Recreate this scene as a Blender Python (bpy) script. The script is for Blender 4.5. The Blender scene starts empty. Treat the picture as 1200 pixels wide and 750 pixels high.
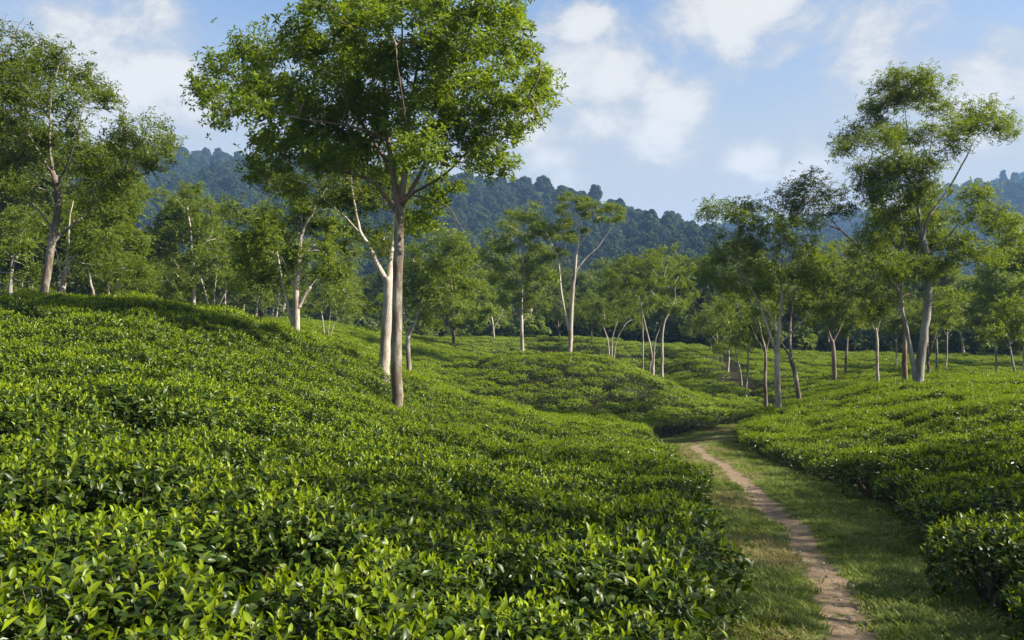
import bpy, math, random
import numpy as np
from mathutils import Vector

random.seed(7)
RNG = np.random.default_rng(7)
scene = bpy.context.scene
COL = scene.collection
EYEZ = 6.0            # camera height above the datum
FPX = 1000.0          # focal length in photograph pixels (1200 wide)

# ------------------------------------------------------------------ camera
cam_d = bpy.data.cameras.new('camera')
cam_d.sensor_width = 36.0
cam_d.lens = 36.0 * FPX / 1200.0
cam_d.clip_start = 0.05
cam_d.clip_end = 12000
cam = bpy.data.objects.new('camera', cam_d)
COL.objects.link(cam)
cam.location = (0, 0, EYEZ)
cam.rotation_euler = (math.radians(90), 0, 0)
scene.camera = cam

# ------------------------------------------------------------------ sun, sky, exposure
SUN_EL, SUN_AZ = math.radians(36), math.radians(-9)     # azimuth from +X, negative = a little behind the camera
to_sun = Vector((math.cos(SUN_EL) * math.cos(SUN_AZ), math.cos(SUN_EL) * math.sin(SUN_AZ), math.sin(SUN_EL)))
sd = bpy.data.lights.new('sun', 'SUN')
sd.energy = 5.0
sd.angle = math.radians(0.53)
sd.color = (1.0, 0.92, 0.78)
so = bpy.data.objects.new('sun', sd)
COL.objects.link(so)
so.rotation_euler = to_sun.to_track_quat('Z', 'Y').to_euler()
so.location = (40, -20, 60)

scene.render.engine = 'CYCLES'
scene.view_settings.view_transform = 'Standard'
scene.view_settings.look = 'None'
scene.view_settings.gamma = 1.0
scene.view_settings.exposure = 1.45
cy = scene.cycles
cy.max_bounces = 9
cy.diffuse_bounces = 6
cy.glossy_bounces = 2
cy.transmission_bounces = 5
cy.volume_bounces = 1
cy.transparent_max_bounces = 4
cy.caustics_reflective = False
cy.caustics_refractive = False
cy.sample_clamp_indirect = 4.0
cy.use_denoising = True
try:
    cy.denoiser = 'OPENIMAGEDENOISE'
    cy.denoising_input_passes = 'RGB_ALBEDO_NORMAL'
    cy.denoising_prefilter = 'ACCURATE'
except Exception:
    pass


def node(nt, kind, **kw):
    n = nt.nodes.new(kind)
    ins = kw.pop('ins', {})
    for k, v in kw.items():
        setattr(n, k, v)
    for k, v in ins.items():
        if isinstance(v, bpy.types.NodeSocket):
            nt.links.new(v, n.inputs[k])
        else:
            n.inputs[k].default_value = v
    return n


def math_n(nt, op, a, b=None, c=None, clamp=False):
    n = nt.nodes.new('ShaderNodeMath')
    n.operation = op
    n.use_clamp = clamp
    for i, v in enumerate((a, b, c)):
        if v is None:
            continue
        if isinstance(v, bpy.types.NodeSocket):
            nt.links.new(v, n.inputs[i])
        else:
            n.inputs[i].default_value = v
    return n.outputs[0]


def mix_col(nt, fac, a, b, blend='MIX'):
    n = nt.nodes.new('ShaderNodeMix')
    n.data_type = 'RGBA'
    n.blend_type = blend
    for i, v in ((0, fac), (6, a), (7, b)):
        if isinstance(v, bpy.types.NodeSocket):
            nt.links.new(v, n.inputs[i])
        else:
            n.inputs[i].default_value = v if i == 0 else (*v, 1.0) if len(v) == 3 else v
    return n.outputs[2]


def smooth(nt, v, lo, hi):
    n = nt.nodes.new('ShaderNodeMapRange')
    n.interpolation_type = 'SMOOTHSTEP'
    nt.links.new(v, n.inputs['Value'])
    n.inputs['From Min'].default_value = lo
    n.inputs['From Max'].default_value = hi
    return n.outputs[0]


world = bpy.data.worlds.new('World')
scene.world = world
world.use_nodes = True
nt = world.node_tree
nt.nodes.clear()
wout = nt.nodes.new('ShaderNodeOutputWorld')
sky = nt.nodes.new('ShaderNodeTexSky')
sky.sky_type = 'NISHITA'
sky.sun_disc = False
sky.sun_elevation = SUN_EL
sky.sun_rotation = math.atan2(to_sun.x, to_sun.y)
sky.altitude = 600
sky.air_density = 1.0
sky.dust_density = 1.6
sky.ozone_density = 1.6
tc = nt.nodes.new('ShaderNodeTexCoord')
D = tc.outputs['Generated']
sep = node(nt, 'ShaderNodeSeparateXYZ', ins={0: D})
# clouds lie on a high flat layer: direction / height above the horizon
zz = math_n(nt, 'MAXIMUM', math_n(nt, 'ADD', sep.outputs[2], 0.16), 0.04)
cx = math_n(nt, 'DIVIDE', sep.outputs[0], zz)
cyy = math_n(nt, 'DIVIDE', sep.outputs[1], zz)
flat = node(nt, 'ShaderNodeCombineXYZ', ins={0: cx, 1: cyy, 2: 0.0})
big = node(nt, 'ShaderNodeTexNoise', ins={'Vector': flat.outputs[0], 'Scale': 1.15, 'Detail': 3.0, 'Roughness': 0.5})
stretch = node(nt, 'ShaderNodeVectorMath', operation='MULTIPLY', ins={0: D, 1: (1.0, 1.0, 1.5)})
fine = node(nt, 'ShaderNodeTexNoise', ins={'Vector': stretch.outputs[0], 'Scale': 9.0, 'Detail': 10.0, 'Roughness': 0.62, 'Distortion': 0.25})
# cumulus heaps: each a soft bump round its own direction, carved by the fine noise
CLOUDS = [(135, 92, .085, 1.0), (165, 110, .07, .9), (205, 30, .05, .55), (685, 22, .04, .9), (690, 105, .075, .9), (650, 150, .1, .6),
          (792, 118, .05, 1.0), (772, 158, .05, .9), (880, 25, .085, 1.0), (935, 18, .05, .7), (886, 182, .04, .7), (960, 190, .07, .5),
          (1090, 70, .1, .7), (1160, 90, .09, .8), (1120, 45, .06, .5), (30, 20, .06, .4), (-250, 60, .12, .9), (1500, 40, .14, .9), (1400, 170, .1, .8),
          (400, -250, .16, .9), (900, -400, .2, .9), (-500, -200, .2, .8), (1700, -300, .22, .9)]
acc = None
for (px, py, r, w) in CLOUDS:
    d = Vector((px - 600, FPX, 375 - py)).normalized()
    sub = node(nt, 'ShaderNodeVectorMath', operation='SUBTRACT', ins={0: D, 1: tuple(d)})
    sq = node(nt, 'ShaderNodeVectorMath', operation='MULTIPLY', ins={0: sub.outputs[0], 1: (1.0, 1.0, 1.45)})
    ln = node(nt, 'ShaderNodeVectorMath', operation='LENGTH', ins={0: sq.outputs[0]})
    mr = node(nt, 'ShaderNodeMapRange', interpolation_type='SMOOTHSTEP', ins={'Value': ln.outputs['Value'], 'From Min': r * 2.0, 'From Max': 0.0, 'To Min': 0.0, 'To Max': w})
    acc = mr.outputs[0] if acc is None else math_n(nt, 'MAXIMUM', acc, mr.outputs[0])
heap = math_n(nt, 'MULTIPLY_ADD', fine.outputs[0], 2.6, math_n(nt, 'ADD', acc, -1.25))
cum = smooth(nt, heap, 0.24, 0.88)
veil = smooth(nt, math_n(nt, 'MULTIPLY_ADD', fine.outputs[0], 0.45, big.outputs[0]), 0.52, 0.92)
low = node(nt, 'ShaderNodeMapRange', interpolation_type='SMOOTHSTEP', ins={'Value': sep.outputs[2], 'From Min': 0.36, 'From Max': 0.10, 'To Min': 0.0, 'To Max': 0.88})
SKYS = 0.072
skyc = node(nt, 'ShaderNodeVectorMath', operation='SCALE', ins={0: sky.outputs[0], 'Scale': SKYS})
c1 = mix_col(nt, low.outputs[0], skyc.outputs[0], (0.270, 0.236, 0.170))
c2 = mix_col(nt, math_n(nt, 'MULTIPLY', veil, 0.32), c1, (0.270, 0.248, 0.20))
shade = mix_col(nt, smooth(nt, heap, 0.45, 1.05), (0.280, 0.264, 0.232), (0.405, 0.378, 0.325))
c3 = mix_col(nt, math_n(nt, 'MULTIPLY', cum, 0.85), c2, shade)
bg = node(nt, 'ShaderNodeBackground', ins={'Color': c3, 'Strength': 0.93})
nt.links.new(bg.outputs[0], wout.inputs[0])


# ------------------------------------------------------------------ helpers
def tag(o, label=None, cat=None, group=None, kind=None):
    if label: o['label'] = label
    if cat: o['category'] = cat
    if group: o['group'] = group
    if kind: o['kind'] = kind
    return o


def link(o, parent=None):
    COL.objects.link(o)
    if parent is not None:
        o.parent = parent
    return o


def empty(name, loc):
    o = bpy.data.objects.new(name, None)
    o.empty_display_size = 0.2
    o.location = loc
    return link(o)


def mesh_np(name, verts, quads=None, tris=None, mats=(), qmat=None, tmat=None, smooth_sh=False):
    """mesh from numpy arrays: quads (n,4), tris (m,3)"""
    me = bpy.data.meshes.new(name)
    verts = np.asarray(verts, dtype=np.float32)
    quads = np.zeros((0, 4), np.int32) if quads is None else np.asarray(quads, np.int32)
    tris = np.zeros((0, 3), np.int32) if tris is None else np.asarray(tris, np.int32)
    nq, ntr = len(quads), len(tris)
    me.vertices.add(len(verts))
    me.vertices.foreach_set('co', verts.ravel())
    me.loops.add(nq * 4 + ntr * 3)
    me.loops.foreach_set('vertex_index', np.concatenate([quads.ravel(), tris.ravel()]).astype(np.int32))
    me.polygons.add(nq + ntr)
    starts = np.concatenate([np.arange(nq) * 4, nq * 4 + np.arange(ntr) * 3]).astype(np.int32)
    me.polygons.foreach_set('loop_start', starts)
    for m in mats:
        me.materials.append(m)
    mi = np.zeros(nq + ntr, np.int32)
    if qmat is not None: mi[:nq] = qmat
    if tmat is not None: mi[nq:] = tmat
    me.polygons.foreach_set('material_index', mi)
    me.polygons.foreach_set('use_smooth', np.full(nq + ntr, bool(smooth_sh)))
    me.update(calc_edges=True)
    return me


class Soup:
    """collects vertex/quad/tri blocks with material indices"""
    def __init__(s):
        s.v, s.q, s.t, s.qm, s.tm, s.n = [], [], [], [], [], 0

    def add(s, v, q=None, t=None, m=0):
        v = np.asarray(v, float).reshape(-1, 3)
        if q is not None and len(q):
            q = np.asarray(q) + s.n
            s.q.append(q); s.qm.append(np.full(len(q), m))
        if t is not None and len(t):
            t = np.asarray(t) + s.n
            s.t.append(t); s.tm.append(np.full(len(t), m))
        s.v.append(v); s.n += len(v)

    def mesh(s, name, mats, smooth_sh=False):
        cat = lambda l, sh: np.concatenate(l) if l else np.zeros(sh, int)
        return mesh_np(name, np.concatenate(s.v), cat(s.q, (0, 4)), cat(s.t, (0, 3)), mats, cat(s.qm, (0,)), cat(s.tm, (0,)), smooth_sh)


def unit(a):
    return a / np.maximum(np.linalg.norm(a, axis=-1, keepdims=True), 1e-9)


def tube(soup, pts, rad, sides=6, m=0, cap=True, rough=0.0, rng=RNG):
    pts = np.asarray(pts, float)
    n = len(pts)
    rad = np.asarray(rad, float)
    tan = unit(np.gradient(pts, axis=0))
    ref = np.array([1.0, 0.0, 0.0]) if abs(tan[0][0]) < 0.8 else np.array([0.0, 1.0, 0.0])
    u = unit(np.cross(tan, ref)); w = np.cross(tan, u)
    a = np.arange(sides) * 2 * math.pi / sides
    rr = rad[:, None] * (1 + rough * rng.standard_normal((n, sides)))
    ring = pts[:, None, :] + rr[..., None] * (np.cos(a)[None, :, None] * u[:, None, :] + np.sin(a)[None, :, None] * w[:, None, :])
    i = np.arange(n - 1)[:, None] * sides
    k = np.arange(sides)[None, :]
    k2 = (k + 1) % sides
    q = np.stack([i + k, i + k2, i + sides + k2, i + sides + k], -1).reshape(-1, 4)
    t = None
    if cap:
        b = (n - 1) * sides
        t = [[b, b + j, b + j + 1] for j in range(1, sides - 1)]
    soup.add(ring.reshape(-1, 3), q, t, m)


def resample(P, n):
    """Catmull-Rom through the control points"""
    P = np.asarray(P, float)
    if len(P) == 2:
        s = np.linspace(0, 1, n)[:, None]
        return P[0] * (1 - s) + P[1] * s
    E = np.vstack([2 * P[0] - P[1], P, 2 * P[-1] - P[-2]])
    out = []
    for s in np.linspace(0, len(P) - 1 - 1e-6, n):
        i = int(s); t = s - i
        p0, p1, p2, p3 = E[i:i + 4]
        out.append(0.5 * ((2 * p1) + (-p0 + p2) * t + (2 * p0 - 5 * p1 + 4 * p2 - p3) * t * t + (-p0 + 3 * p1 - 3 * p2 + p3) * t ** 3))
    return np.array(out)


# ------------------------------------------------------------------ materials
def new_mat(name):
    m = bpy.data.materials.new(name)
    m.use_nodes = True
    m.node_tree.nodes.clear()
    out = m.node_tree.nodes.new('ShaderNodeOutputMaterial')
    return m, m.node_tree, out


def leaf_mat(name, a, b, trans, gloss=0.45, rough=0.42, tfac=0.38, var=0.35):
    """leaf: colour varies leaf by leaf between a and b and plant by plant; lets light through"""
    m, t, out = new_mat(name)
    geo = t.nodes.new('ShaderNodeNewGeometry')
    oi = t.nodes.new('ShaderNodeObjectInfo')
    col = mix_col(t, geo.outputs['Random Per Island'], a, b)
    f = math_n(t, 'MULTIPLY_ADD', oi.outputs['Random'], var, 1 - var / 2)
    col = mix_col(t, 1.0, col, node(t, 'ShaderNodeCombineColor', ins={0: f, 1: f, 2: f}).outputs[0], 'MULTIPLY')
    p = node(t, 'ShaderNodeBsdfPrincipled', ins={'Base Color': col, 'Roughness': rough, 'Specular IOR Level': gloss})
    tr = mix_col(t, 0.5, col, trans)
    tn = node(t, 'ShaderNodeBsdfTranslucent', ins={'Color': tr})
    mx = node(t, 'ShaderNodeMixShader', ins={0: tfac, 1: p.outputs[0], 2: tn.outputs[0]})
    t.links.new(mx.outputs[0], out.inputs[0])
    return m


def bark_mat(name, pale, dark, scale=9.0, patch=0.5):
    m, t, out = new_mat(name)
    tcn = t.nodes.new('ShaderNodeTexCoord')
    mp = node(t, 'ShaderNodeMapping', ins={'Vector': tcn.outputs['Object'], 'Scale': (1, 1, 0.28)})
    n1 = node(t, 'ShaderNodeTexNoise', ins={'Vector': mp.outputs[0], 'Scale': scale, 'Detail': 6.0, 'Roughness': 0.65})
    n2 = node(t, 'ShaderNodeTexNoise', ins={'Vector': mp.outputs[0], 'Scale': scale * 0.35, 'Detail': 3.0})
    f = smooth(t, math_n(t, 'MULTIPLY_ADD', n2.outputs[0], 0.8, math_n(t, 'MULTIPLY', n1.outputs[0], 0.5)), patch, patch + 0.3)
    col = mix_col(t, f, dark, pale)
    n3 = node(t, 'ShaderNodeTexNoise', ins={'Vector': mp.outputs[0], 'Scale': scale * 5, 'Detail': 4.0})
    col = mix_col(t, math_n(t, 'MULTIPLY', smooth(t, n3.outputs[0], 0.52, 0.7), 0.6), col, tuple(x * 0.45 for x in dark))
    p = node(t, 'ShaderNodeBsdfPrincipled', ins={'Base Color': col, 'Roughness': 0.85, 'Specular IOR Level': 0.2})
    bump = node(t, 'ShaderNodeBump', ins={'Height': math_n(t, 'ADD', n1.outputs[0], n3.outputs[0]), 'Strength': 0.6, 'Distance': 0.02})
    t.links.new(bump.outputs[0], p.inputs['Normal'])
    t.links.new(p.outputs[0], out.inputs[0])
    return m


M = {}
M['tea_old'] = leaf_mat('tea_leaf_mature', (0.017, 0.037, 0.004), (0.052, 0.088, 0.006), (0.12, 0.19, 0.005), 0.30, 0.38, 0.24)
M['tea_new'] = leaf_mat('tea_leaf_young', (0.132, 0.206, 0.003), (0.236, 0.302, 0.006), (0.35, 0.45, 0.004), 0.28, 0.40, 0.38)
M['tea_stem'] = bark_mat('tea_stem', (0.16, 0.12, 0.08), (0.07, 0.05, 0.035), 30)
M['shoot_stem'] = leaf_mat('tea_shoot_stem', (0.10, 0.14, 0.03), (0.14, 0.10, 0.04), (0.2, 0.2, 0.03), 0.3, 0.5, 0.15)
M['leaf_main'] = leaf_mat('leaf_broad_green', (0.066, 0.115, 0.006), (0.165, 0.220, 0.010), (0.32, 0.42, 0.008), 0.3, 0.42, 0.52)
M['leaf_olive'] = leaf_mat('leaf_olive', (0.064, 0.104, 0.008), (0.148, 0.190, 0.014), (0.27, 0.34, 0.010), 0.25, 0.45, 0.48)
M['leaf_light'] = leaf_mat('leaf_light_green', (0.080, 0.125, 0.008), (0.170, 0.220, 0.013), (0.28, 0.36, 0.012), 0.25, 0.5, 0.44)
M['leaf_dark'] = leaf_mat('leaf_dark_green', (0.032, 0.060, 0.010), (0.085, 0.115, 0.014), (0.15, 0.20, 0.012), 0.3, 0.45, 0.38)
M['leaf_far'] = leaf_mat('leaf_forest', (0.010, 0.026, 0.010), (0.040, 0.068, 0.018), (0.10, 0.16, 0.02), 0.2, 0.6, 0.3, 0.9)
M['bark_white'] = bark_mat('bark_pale', (0.46, 0.41, 0.35), (0.22, 0.17, 0.13), 7, 0.45)
M['bark_mottled'] = bark_mat('bark_mottled', (0.40, 0.375, 0.31), (0.12, 0.09, 0.066), 9, 0.56)
M['bark_brown'] = bark_mat('bark_brown', (0.32, 0.25, 0.19), (0.14, 0.09, 0.065), 8, 0.52)
M['bark_grey'] = bark_mat('bark_grey', (0.34, 0.32, 0.28), (0.15, 0.13, 0.11), 7, 0.5)
M['grass'] = leaf_mat('grass_green', (0.085, 0.135, 0.014), (0.165, 0.200, 0.028), (0.22, 0.28, 0.02), 0.25, 0.5, 0.35)
M['grass_dry'] = leaf_mat('grass_dry', (0.15, 0.15, 0.045), (0.28, 0.235, 0.09), (0.3, 0.26, 0.1), 0.2, 0.6, 0.3)


def ground_mat():
    m, t, out = new_mat('ground_soil_and_turf')
    at = node(t, 'ShaderNodeAttribute', attribute_name='verge')
    tcn = t.nodes.new('ShaderNodeTexCoord')
    n1 = node(t, 'ShaderNodeTexNoise', ins={'Vector': tcn.outputs['Object'], 'Scale': 1.6, 'Detail': 8.0, 'Roughness': 0.7})
    n2 = node(t, 'ShaderNodeTexNoise', ins={'Vector': tcn.outputs['Object'], 'Scale': 14.0, 'Detail': 6.0, 'Roughness': 0.7})
    soil = mix_col(t, n1.outputs[0], (0.014, 0.015, 0.007), (0.034, 0.030, 0.014))
    turf = mix_col(t, smooth(t, n1.outputs[0], 0.35, 0.65), (0.055, 0.095, 0.018), (0.15, 0.145, 0.050))
    turf = mix_col(t, smooth(t, n2.outputs[0], 0.4, 0.7), turf, (0.085, 0.10, 0.025))
    col = mix_col(t, at.outputs['Fac'], soil, turf)
    bare = node(t, 'ShaderNodeAttribute', attribute_name='bare')
    worn = smooth(t, math_n(t, 'ADD', bare.outputs['Fac'], math_n(t, 'MULTIPLY_ADD', n2.outputs[0], 0.9, math_n(t, 'MULTIPLY', n1.outputs[0], 0.9))), 1.25, 1.6)
    col = mix_col(t, worn, col, mix_col(t, n2.outputs[0], (0.115, 0.080, 0.052), (0.30, 0.222, 0.148)))
    p = node(t, 'ShaderNodeBsdfPrincipled', ins={'Base Color': col, 'Roughness': 0.95, 'Specular IOR Level': 0.1})
    b = node(t, 'ShaderNodeBump', ins={'Height': n2.outputs[0], 'Strength': 0.7, 'Distance': 0.05})
    t.links.new(b.outputs[0], p.inputs['Normal'])
    t.links.new(p.outputs[0], out.inputs[0])
    return m


M['ground'] = ground_mat()

# ------------------------------------------------------------------ terrain (all heights real metres)
BUSH_H = 0.75


def P3(px, py, Y):
    return np.array([(px - 600) / FPX * Y, Y, EYEZ - (py - 375) / FPX * Y])


CTRL = []          # survey points: direction and distance of spots on the ground ('g') or on the tea canopy ('t')
for (px, py, Y) in [(1000, 750, 7), (975, 675, 9.5), (935, 620, 13), (890, 580, 18), (850, 545, 26), (815, 522, 35), (845, 512, 40), (872, 502, 46)]:
    CTRL.append(P3(px, py, Y))
for (px, py, Y) in [(0, 750, 3.4), (300, 750, 3.6), (600, 750, 4.2), (820, 740, 5.2), (0, 600, 5.5), (300, 600, 6.2), (600, 600, 8), (800, 600, 9.8), (870, 610, 9.5),
                    (840, 590, 11), (800, 560, 15), (785, 520, 27), (0, 450, 12), (200, 450, 13), (200, 400, 19), (0, 400, 17), (400, 520, 13), (600, 520, 20), (700, 520, 25),
                    (300, 450, 17), (400, 450, 24), (465, 478, 25),
                    (0, 348, 26), (150, 352, 27), (300, 377, 30), (400, 410, 32), (450, 428, 33), (540, 462, 35), (640, 484, 37), (780, 505, 38),
                    (-250, 345, 24), (-200, 420, 12), (-200, 600, 5),
                    (400, 402, 50), (420, 392, 66), (330, 374, 82), (347, 393, 37), (200, 385, 60), (0, 385, 55), (460, 440, 46),
                    (560, 472, 44), (700, 482, 44), (800, 488, 46), (600, 413, 62), (680, 413, 60), (745, 430, 58), (640, 442, 52), (700, 455, 50), (530, 436, 57), (500, 455, 49),
                    (800, 458, 58), (600, 407, 82), (700, 407, 86), (760, 409, 90), (850, 407, 98), (820, 430, 74), (880, 465, 58), (880, 440, 68), (950, 422, 84), (1000, 417, 92), (950, 447, 64),
                    (620, 440, 74), (680, 445, 74), (740, 450, 74), (640, 492, 46), (720, 494, 46), (870, 505, 36), (905, 483, 42), (950, 472, 42), (1000, 460, 42), (1075, 448, 40), (1200, 443, 38), (1150, 437, 68), (1150, 420, 90), (1000, 440, 60), (1250, 445, 60),
                    (1000, 530, 24), (1100, 520, 21), (1200, 510, 19), (1060, 597, 11.5), (1200, 592, 10.5), (1100, 560, 15), (1200, 550, 14), (950, 520, 29), (1100, 480, 30), (1200, 470, 28),
                    (1100, 628, 9.2), (1200, 645, 7.5), (1200, 740, 5.5), (1400, 560, 10), (1400, 470, 25), (500, 400, 110), (300, 400, 120), (100, 400, 110), (650, 402, 150), (1150, 405, 150)]:
    p = P3(px, py, Y); p[2] -= BUSH_H
    CTRL.append(p)
for (x, y, z) in [(-30, -6, 3.9), (0, -6, 3.8), (2.4, 2, 3.5), (12, -6, 3.7), (30, -6, 4.4), (-60, 20, 6.2), (60, 20, 4.6), (-80, 70, 5.0), (90, 70, 1.4), (-110, 140, 2.0), (120, 140, 1.5), (0, 175, 1.6), (-60, 175, 1.8), (70, 175, 1.5)]:
    CTRL.append(np.array([x, y, z]))
CTRL = np.array(CTRL)


def tps_fit(C, lam):
    n = len(C)
    xy = C[:, :2]
    d2 = ((xy[:, None] - xy[None]) ** 2).sum(-1)
    K = 0.5 * d2 * np.log(d2 + 1e-9) + lam * np.eye(n)
    Pm = np.hstack([np.ones((n, 1)), xy])
    A = np.zeros((n + 3, n + 3))
    A[:n, :n] = K; A[:n, n:] = Pm; A[n:, :n] = Pm.T
    return np.linalg.solve(A, np.concatenate([C[:, 2], np.zeros(3)]))


# warp distances so near and far ground carry detail in proportion
def warp(x, y):
    yy = np.maximum(y, -8) + 14.0
    return x / np.sqrt(yy) * 3.0, 12.0 * np.log(yy)


CW = np.stack([*warp(CTRL[:, 0], CTRL[:, 1]), CTRL[:, 2]], -1)
TW = tps_fit(CW, 0.2)


def ground(x, y):
    x = np.atleast_1d(np.asarray(x, float)); y = np.atleast_1d(np.asarray(y, float))
    u, v = warp(np.clip(x, -130, 130), np.clip(y, -8, 185))
    z = np.empty(len(u))
    for s in range(0, len(u), 8000):
        e = slice(s, s + 8000)
        d2 = (u[e, None] - CW[None, :, 0]) ** 2 + (v[e, None] - CW[None, :, 1]) ** 2
        z[e] = (0.5 * d2 * np.log(d2 + 1e-9)) @ TW[:len(CW)] + TW[-3] + TW[-2] * u[e] + TW[-1] * v[e]
    w = np.clip((y - 135) / 55, 0, 1) + np.clip((np.abs(x) - 75) / 55, 0, 1) + np.clip((-y - 5) / 20, 0, 1)
    w = np.clip(w, 0, 1); w = w * w * (3 - 2 * w)
    z = np.clip(z, -3, 12) * (1 - w) + 1.6 * w
    return z + 0.03 * np.sin(x * 1.7 + y * 0.6) * np.sin(y * 1.1 - x * 0.5)


def gz(x, y):
    return float(ground(x, y)[0])


# the walked line and the two hedge edges beside it, by distance
PY = np.array([-8, 2, 4.5, 7, 9.5, 13, 18, 26, 31, 35, 38, 40.5, 43, 46.0, 50])
PX = np.array([1.2, 1.9, 2.3, 2.78, 3.56, 4.36, 5.2, 6.5, 7.0, 7.45, 8.6, 9.9, 11.0, 12.3, 14.0])
XL = np.array([-0.2, 0.5, 1.10, 1.66, 2.42, 3.15, 3.9, 4.7, 5.1, 5.4, 5.9, 6.7, 8.2, 10.6, 14.0])
XR = np.array([2.6, 3.0, 3.2, 3.65, 4.65, 6.1, 7.0, 7.95, 8.6, 9.3, 9.95, 10.9, 12.0, 13.0, 14.0])


def corridor(x, y):
    """signed room to the hedges: positive inside the grass strip"""
    return np.minimum(x - np.interp(y, PY, XL), np.interp(y, PY, XR) - x) * (y < 48) - 9.0 * (y >= 48)


def build_ground():
    nx, ny, k = 340, 330, 6.2
    u = np.linspace(-1, 1, nx)
    xs = 1900 * np.sinh(k * u) / math.sinh(k) + 2.0 * (1 - np.abs(u))
    v = np.linspace(-0.66, 1, ny)
    ys = 16 + 2650 * np.sinh(k * v) / math.sinh(k)
    X, Yg = np.meshgrid(xs, ys)
    Z = ground(X.ravel(), Yg.ravel())
    i = np.arange(ny - 1)[:, None] * nx + np.arange(nx - 1)[None]
    q = np.stack([i, i + 1, i + nx + 1, i + nx], -1).reshape(-1, 4)
    me = mesh_np('ground', np.stack([X.ravel(), Yg.ravel(), Z], -1), q, None, [M['ground']], smooth_sh=True)
    a = me.attributes.new('verge', 'FLOAT', 'POINT')
    c = corridor(X.ravel(), Yg.ravel())
    far = np.clip((Yg.ravel() - 120) / 30, 0, 1)
    a.data.foreach_set('value', np.clip((c + 0.25) / 0.4, 0, 1).astype(np.float32))
    return tag(link(bpy.data.objects.new('ground', me)), kind='structure')


build_ground()


def build_path():
    """trodden line: a finer sheet just over the ground whose middle is worn to bare earth"""
    n, cols = 900, np.linspace(-1, 1, 25)
    y = np.linspace(-6, 45.0, n)
    cxp = np.interp(y, PY, PX)
    ker = np.hanning(61); ker /= ker.sum()
    cxp = np.convolve(np.pad(cxp, 30, mode='edge'), ker, 'valid')
    wob = lambda s, a: a * (np.sin(y * 0.9 + s) + 0.6 * np.sin(y * 2.3 + 2 * s) + 0.4 * np.sin(y * 4.7 + 3 * s))
    cxp = cxp + wob(1.3, 0.035)
    fade = np.clip((39.0 - y) / 2.5, 0, 1) + np.clip(1 - np.abs(y - 40.6) / 0.8, 0, 1) * 0.7
    V, B = [], []
    W = 0.85
    half = 0.215 + wob(0.4, 0.03)
    for c in cols:
        x = cxp + c * W
        off = np.abs(c) * W
        b = np.clip(1.05 - (off - half * 0.55) / (half * 1.1), 0, 1) * np.clip(fade, 0, 1)
        z = ground(x, y) + 0.016 - 0.05 * abs(c) ** 12 - 0.022 * b + 0.006 * RNG.standard_normal(n) * (abs(c) < 0.9)
        V.append(np.stack([x, y, z + 0.012], -1)); B.append(b)
    m = len(cols)
    V = np.stack(V, 1).reshape(-1, 3)
    i = np.arange(n - 1)[:, None] * m + np.arange(m - 1)[None]
    q = np.stack([i, i + 1, i + m + 1, i + m], -1).reshape(-1, 4)
    me = mesh_np('dirt_path', V, q, None, [M['ground']], smooth_sh=True)
    me.attributes.new('verge', 'FLOAT', 'POINT').data.foreach_set('value', np.ones(len(V), np.float32))
    me.attributes.new('bare', 'FLOAT', 'POINT').data.foreach_set('value', np.stack(B, 1).ravel().astype(np.float32))
    return tag(link(bpy.data.objects.new('dirt_path', me)), kind='structure')


build_path()


# ------------------------------------------------------------------ leaves (numpy)
def leaf_frames(d, n):
    d = unit(d)
    s = unit(np.cross(n, d))
    return d, s, np.cross(d, s)


def leaves_simple(soup, c, d, n, L, W, m=0, fold=0.18):
    """diamond leaf of two folded triangles, base at c"""
    d, s, up = leaf_frames(d, n)
    L = np.asarray(L)[:, None]; W = np.asarray(W)[:, None]
    a = c
    l = c + d * L * 0.48 + s * W * 0.5 + up * W * fold
    r = c + d * L * 0.48 - s * W * 0.5 + up * W * fold
    t = c + d * L - up * L * 0.10
    k = len(c)
    V = np.stack([a, r, t, l], 1).reshape(-1, 3)
    b = np.arange(k)[:, None] * 4
    T = np.concatenate([b + np.array([0, 1, 2]), b + np.array([0, 2, 3])])
    soup.add(V, None, T, m)


def leaves_fine(soup, c, d, n, L, W, m=0, curl=0.25, fold=0.22):
    """tea leaf: eight faces, folded along the midrib, arching to a drooped tip"""
    d, s, up = leaf_frames(d, n)
    L = np.asarray(L)[:, None]; W = np.asarray(W)[:, None]
    def st(t, hw, side):
        return c + d * L * t * (1 - 0.10 * t) + s * (W * hw * side) + up * (W * fold * hw * 2 * abs(side) - L * curl * (t - 0.25) ** 2 * np.sign(t - 0.25))
    V = np.stack([c, st(.33, .5, 1), st(.33, .5, 0), st(.33, .5, -1), st(.70, .36, 1), st(.70, .36, 0), st(.70, .36, -1), st(1.0, 0, 0)], 1).reshape(-1, 3)
    b = np.arange(len(c))[:, None] * 8
    Q = np.concatenate([b + np.array(x) for x in ([1, 2, 5, 4], [2, 3, 6, 5])])
    T = np.concatenate([b + np.array(x) for x in ([0, 2, 1], [0, 3, 2], [4, 5, 7], [5, 6, 7])])
    soup.add(V, Q, T, m)


def rand_dirs(n, rng):
    v = rng.standard_normal((n, 3))
    return unit(v)


# ------------------------------------------------------------------ tea bushes
GOLD = 2.399963


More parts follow.
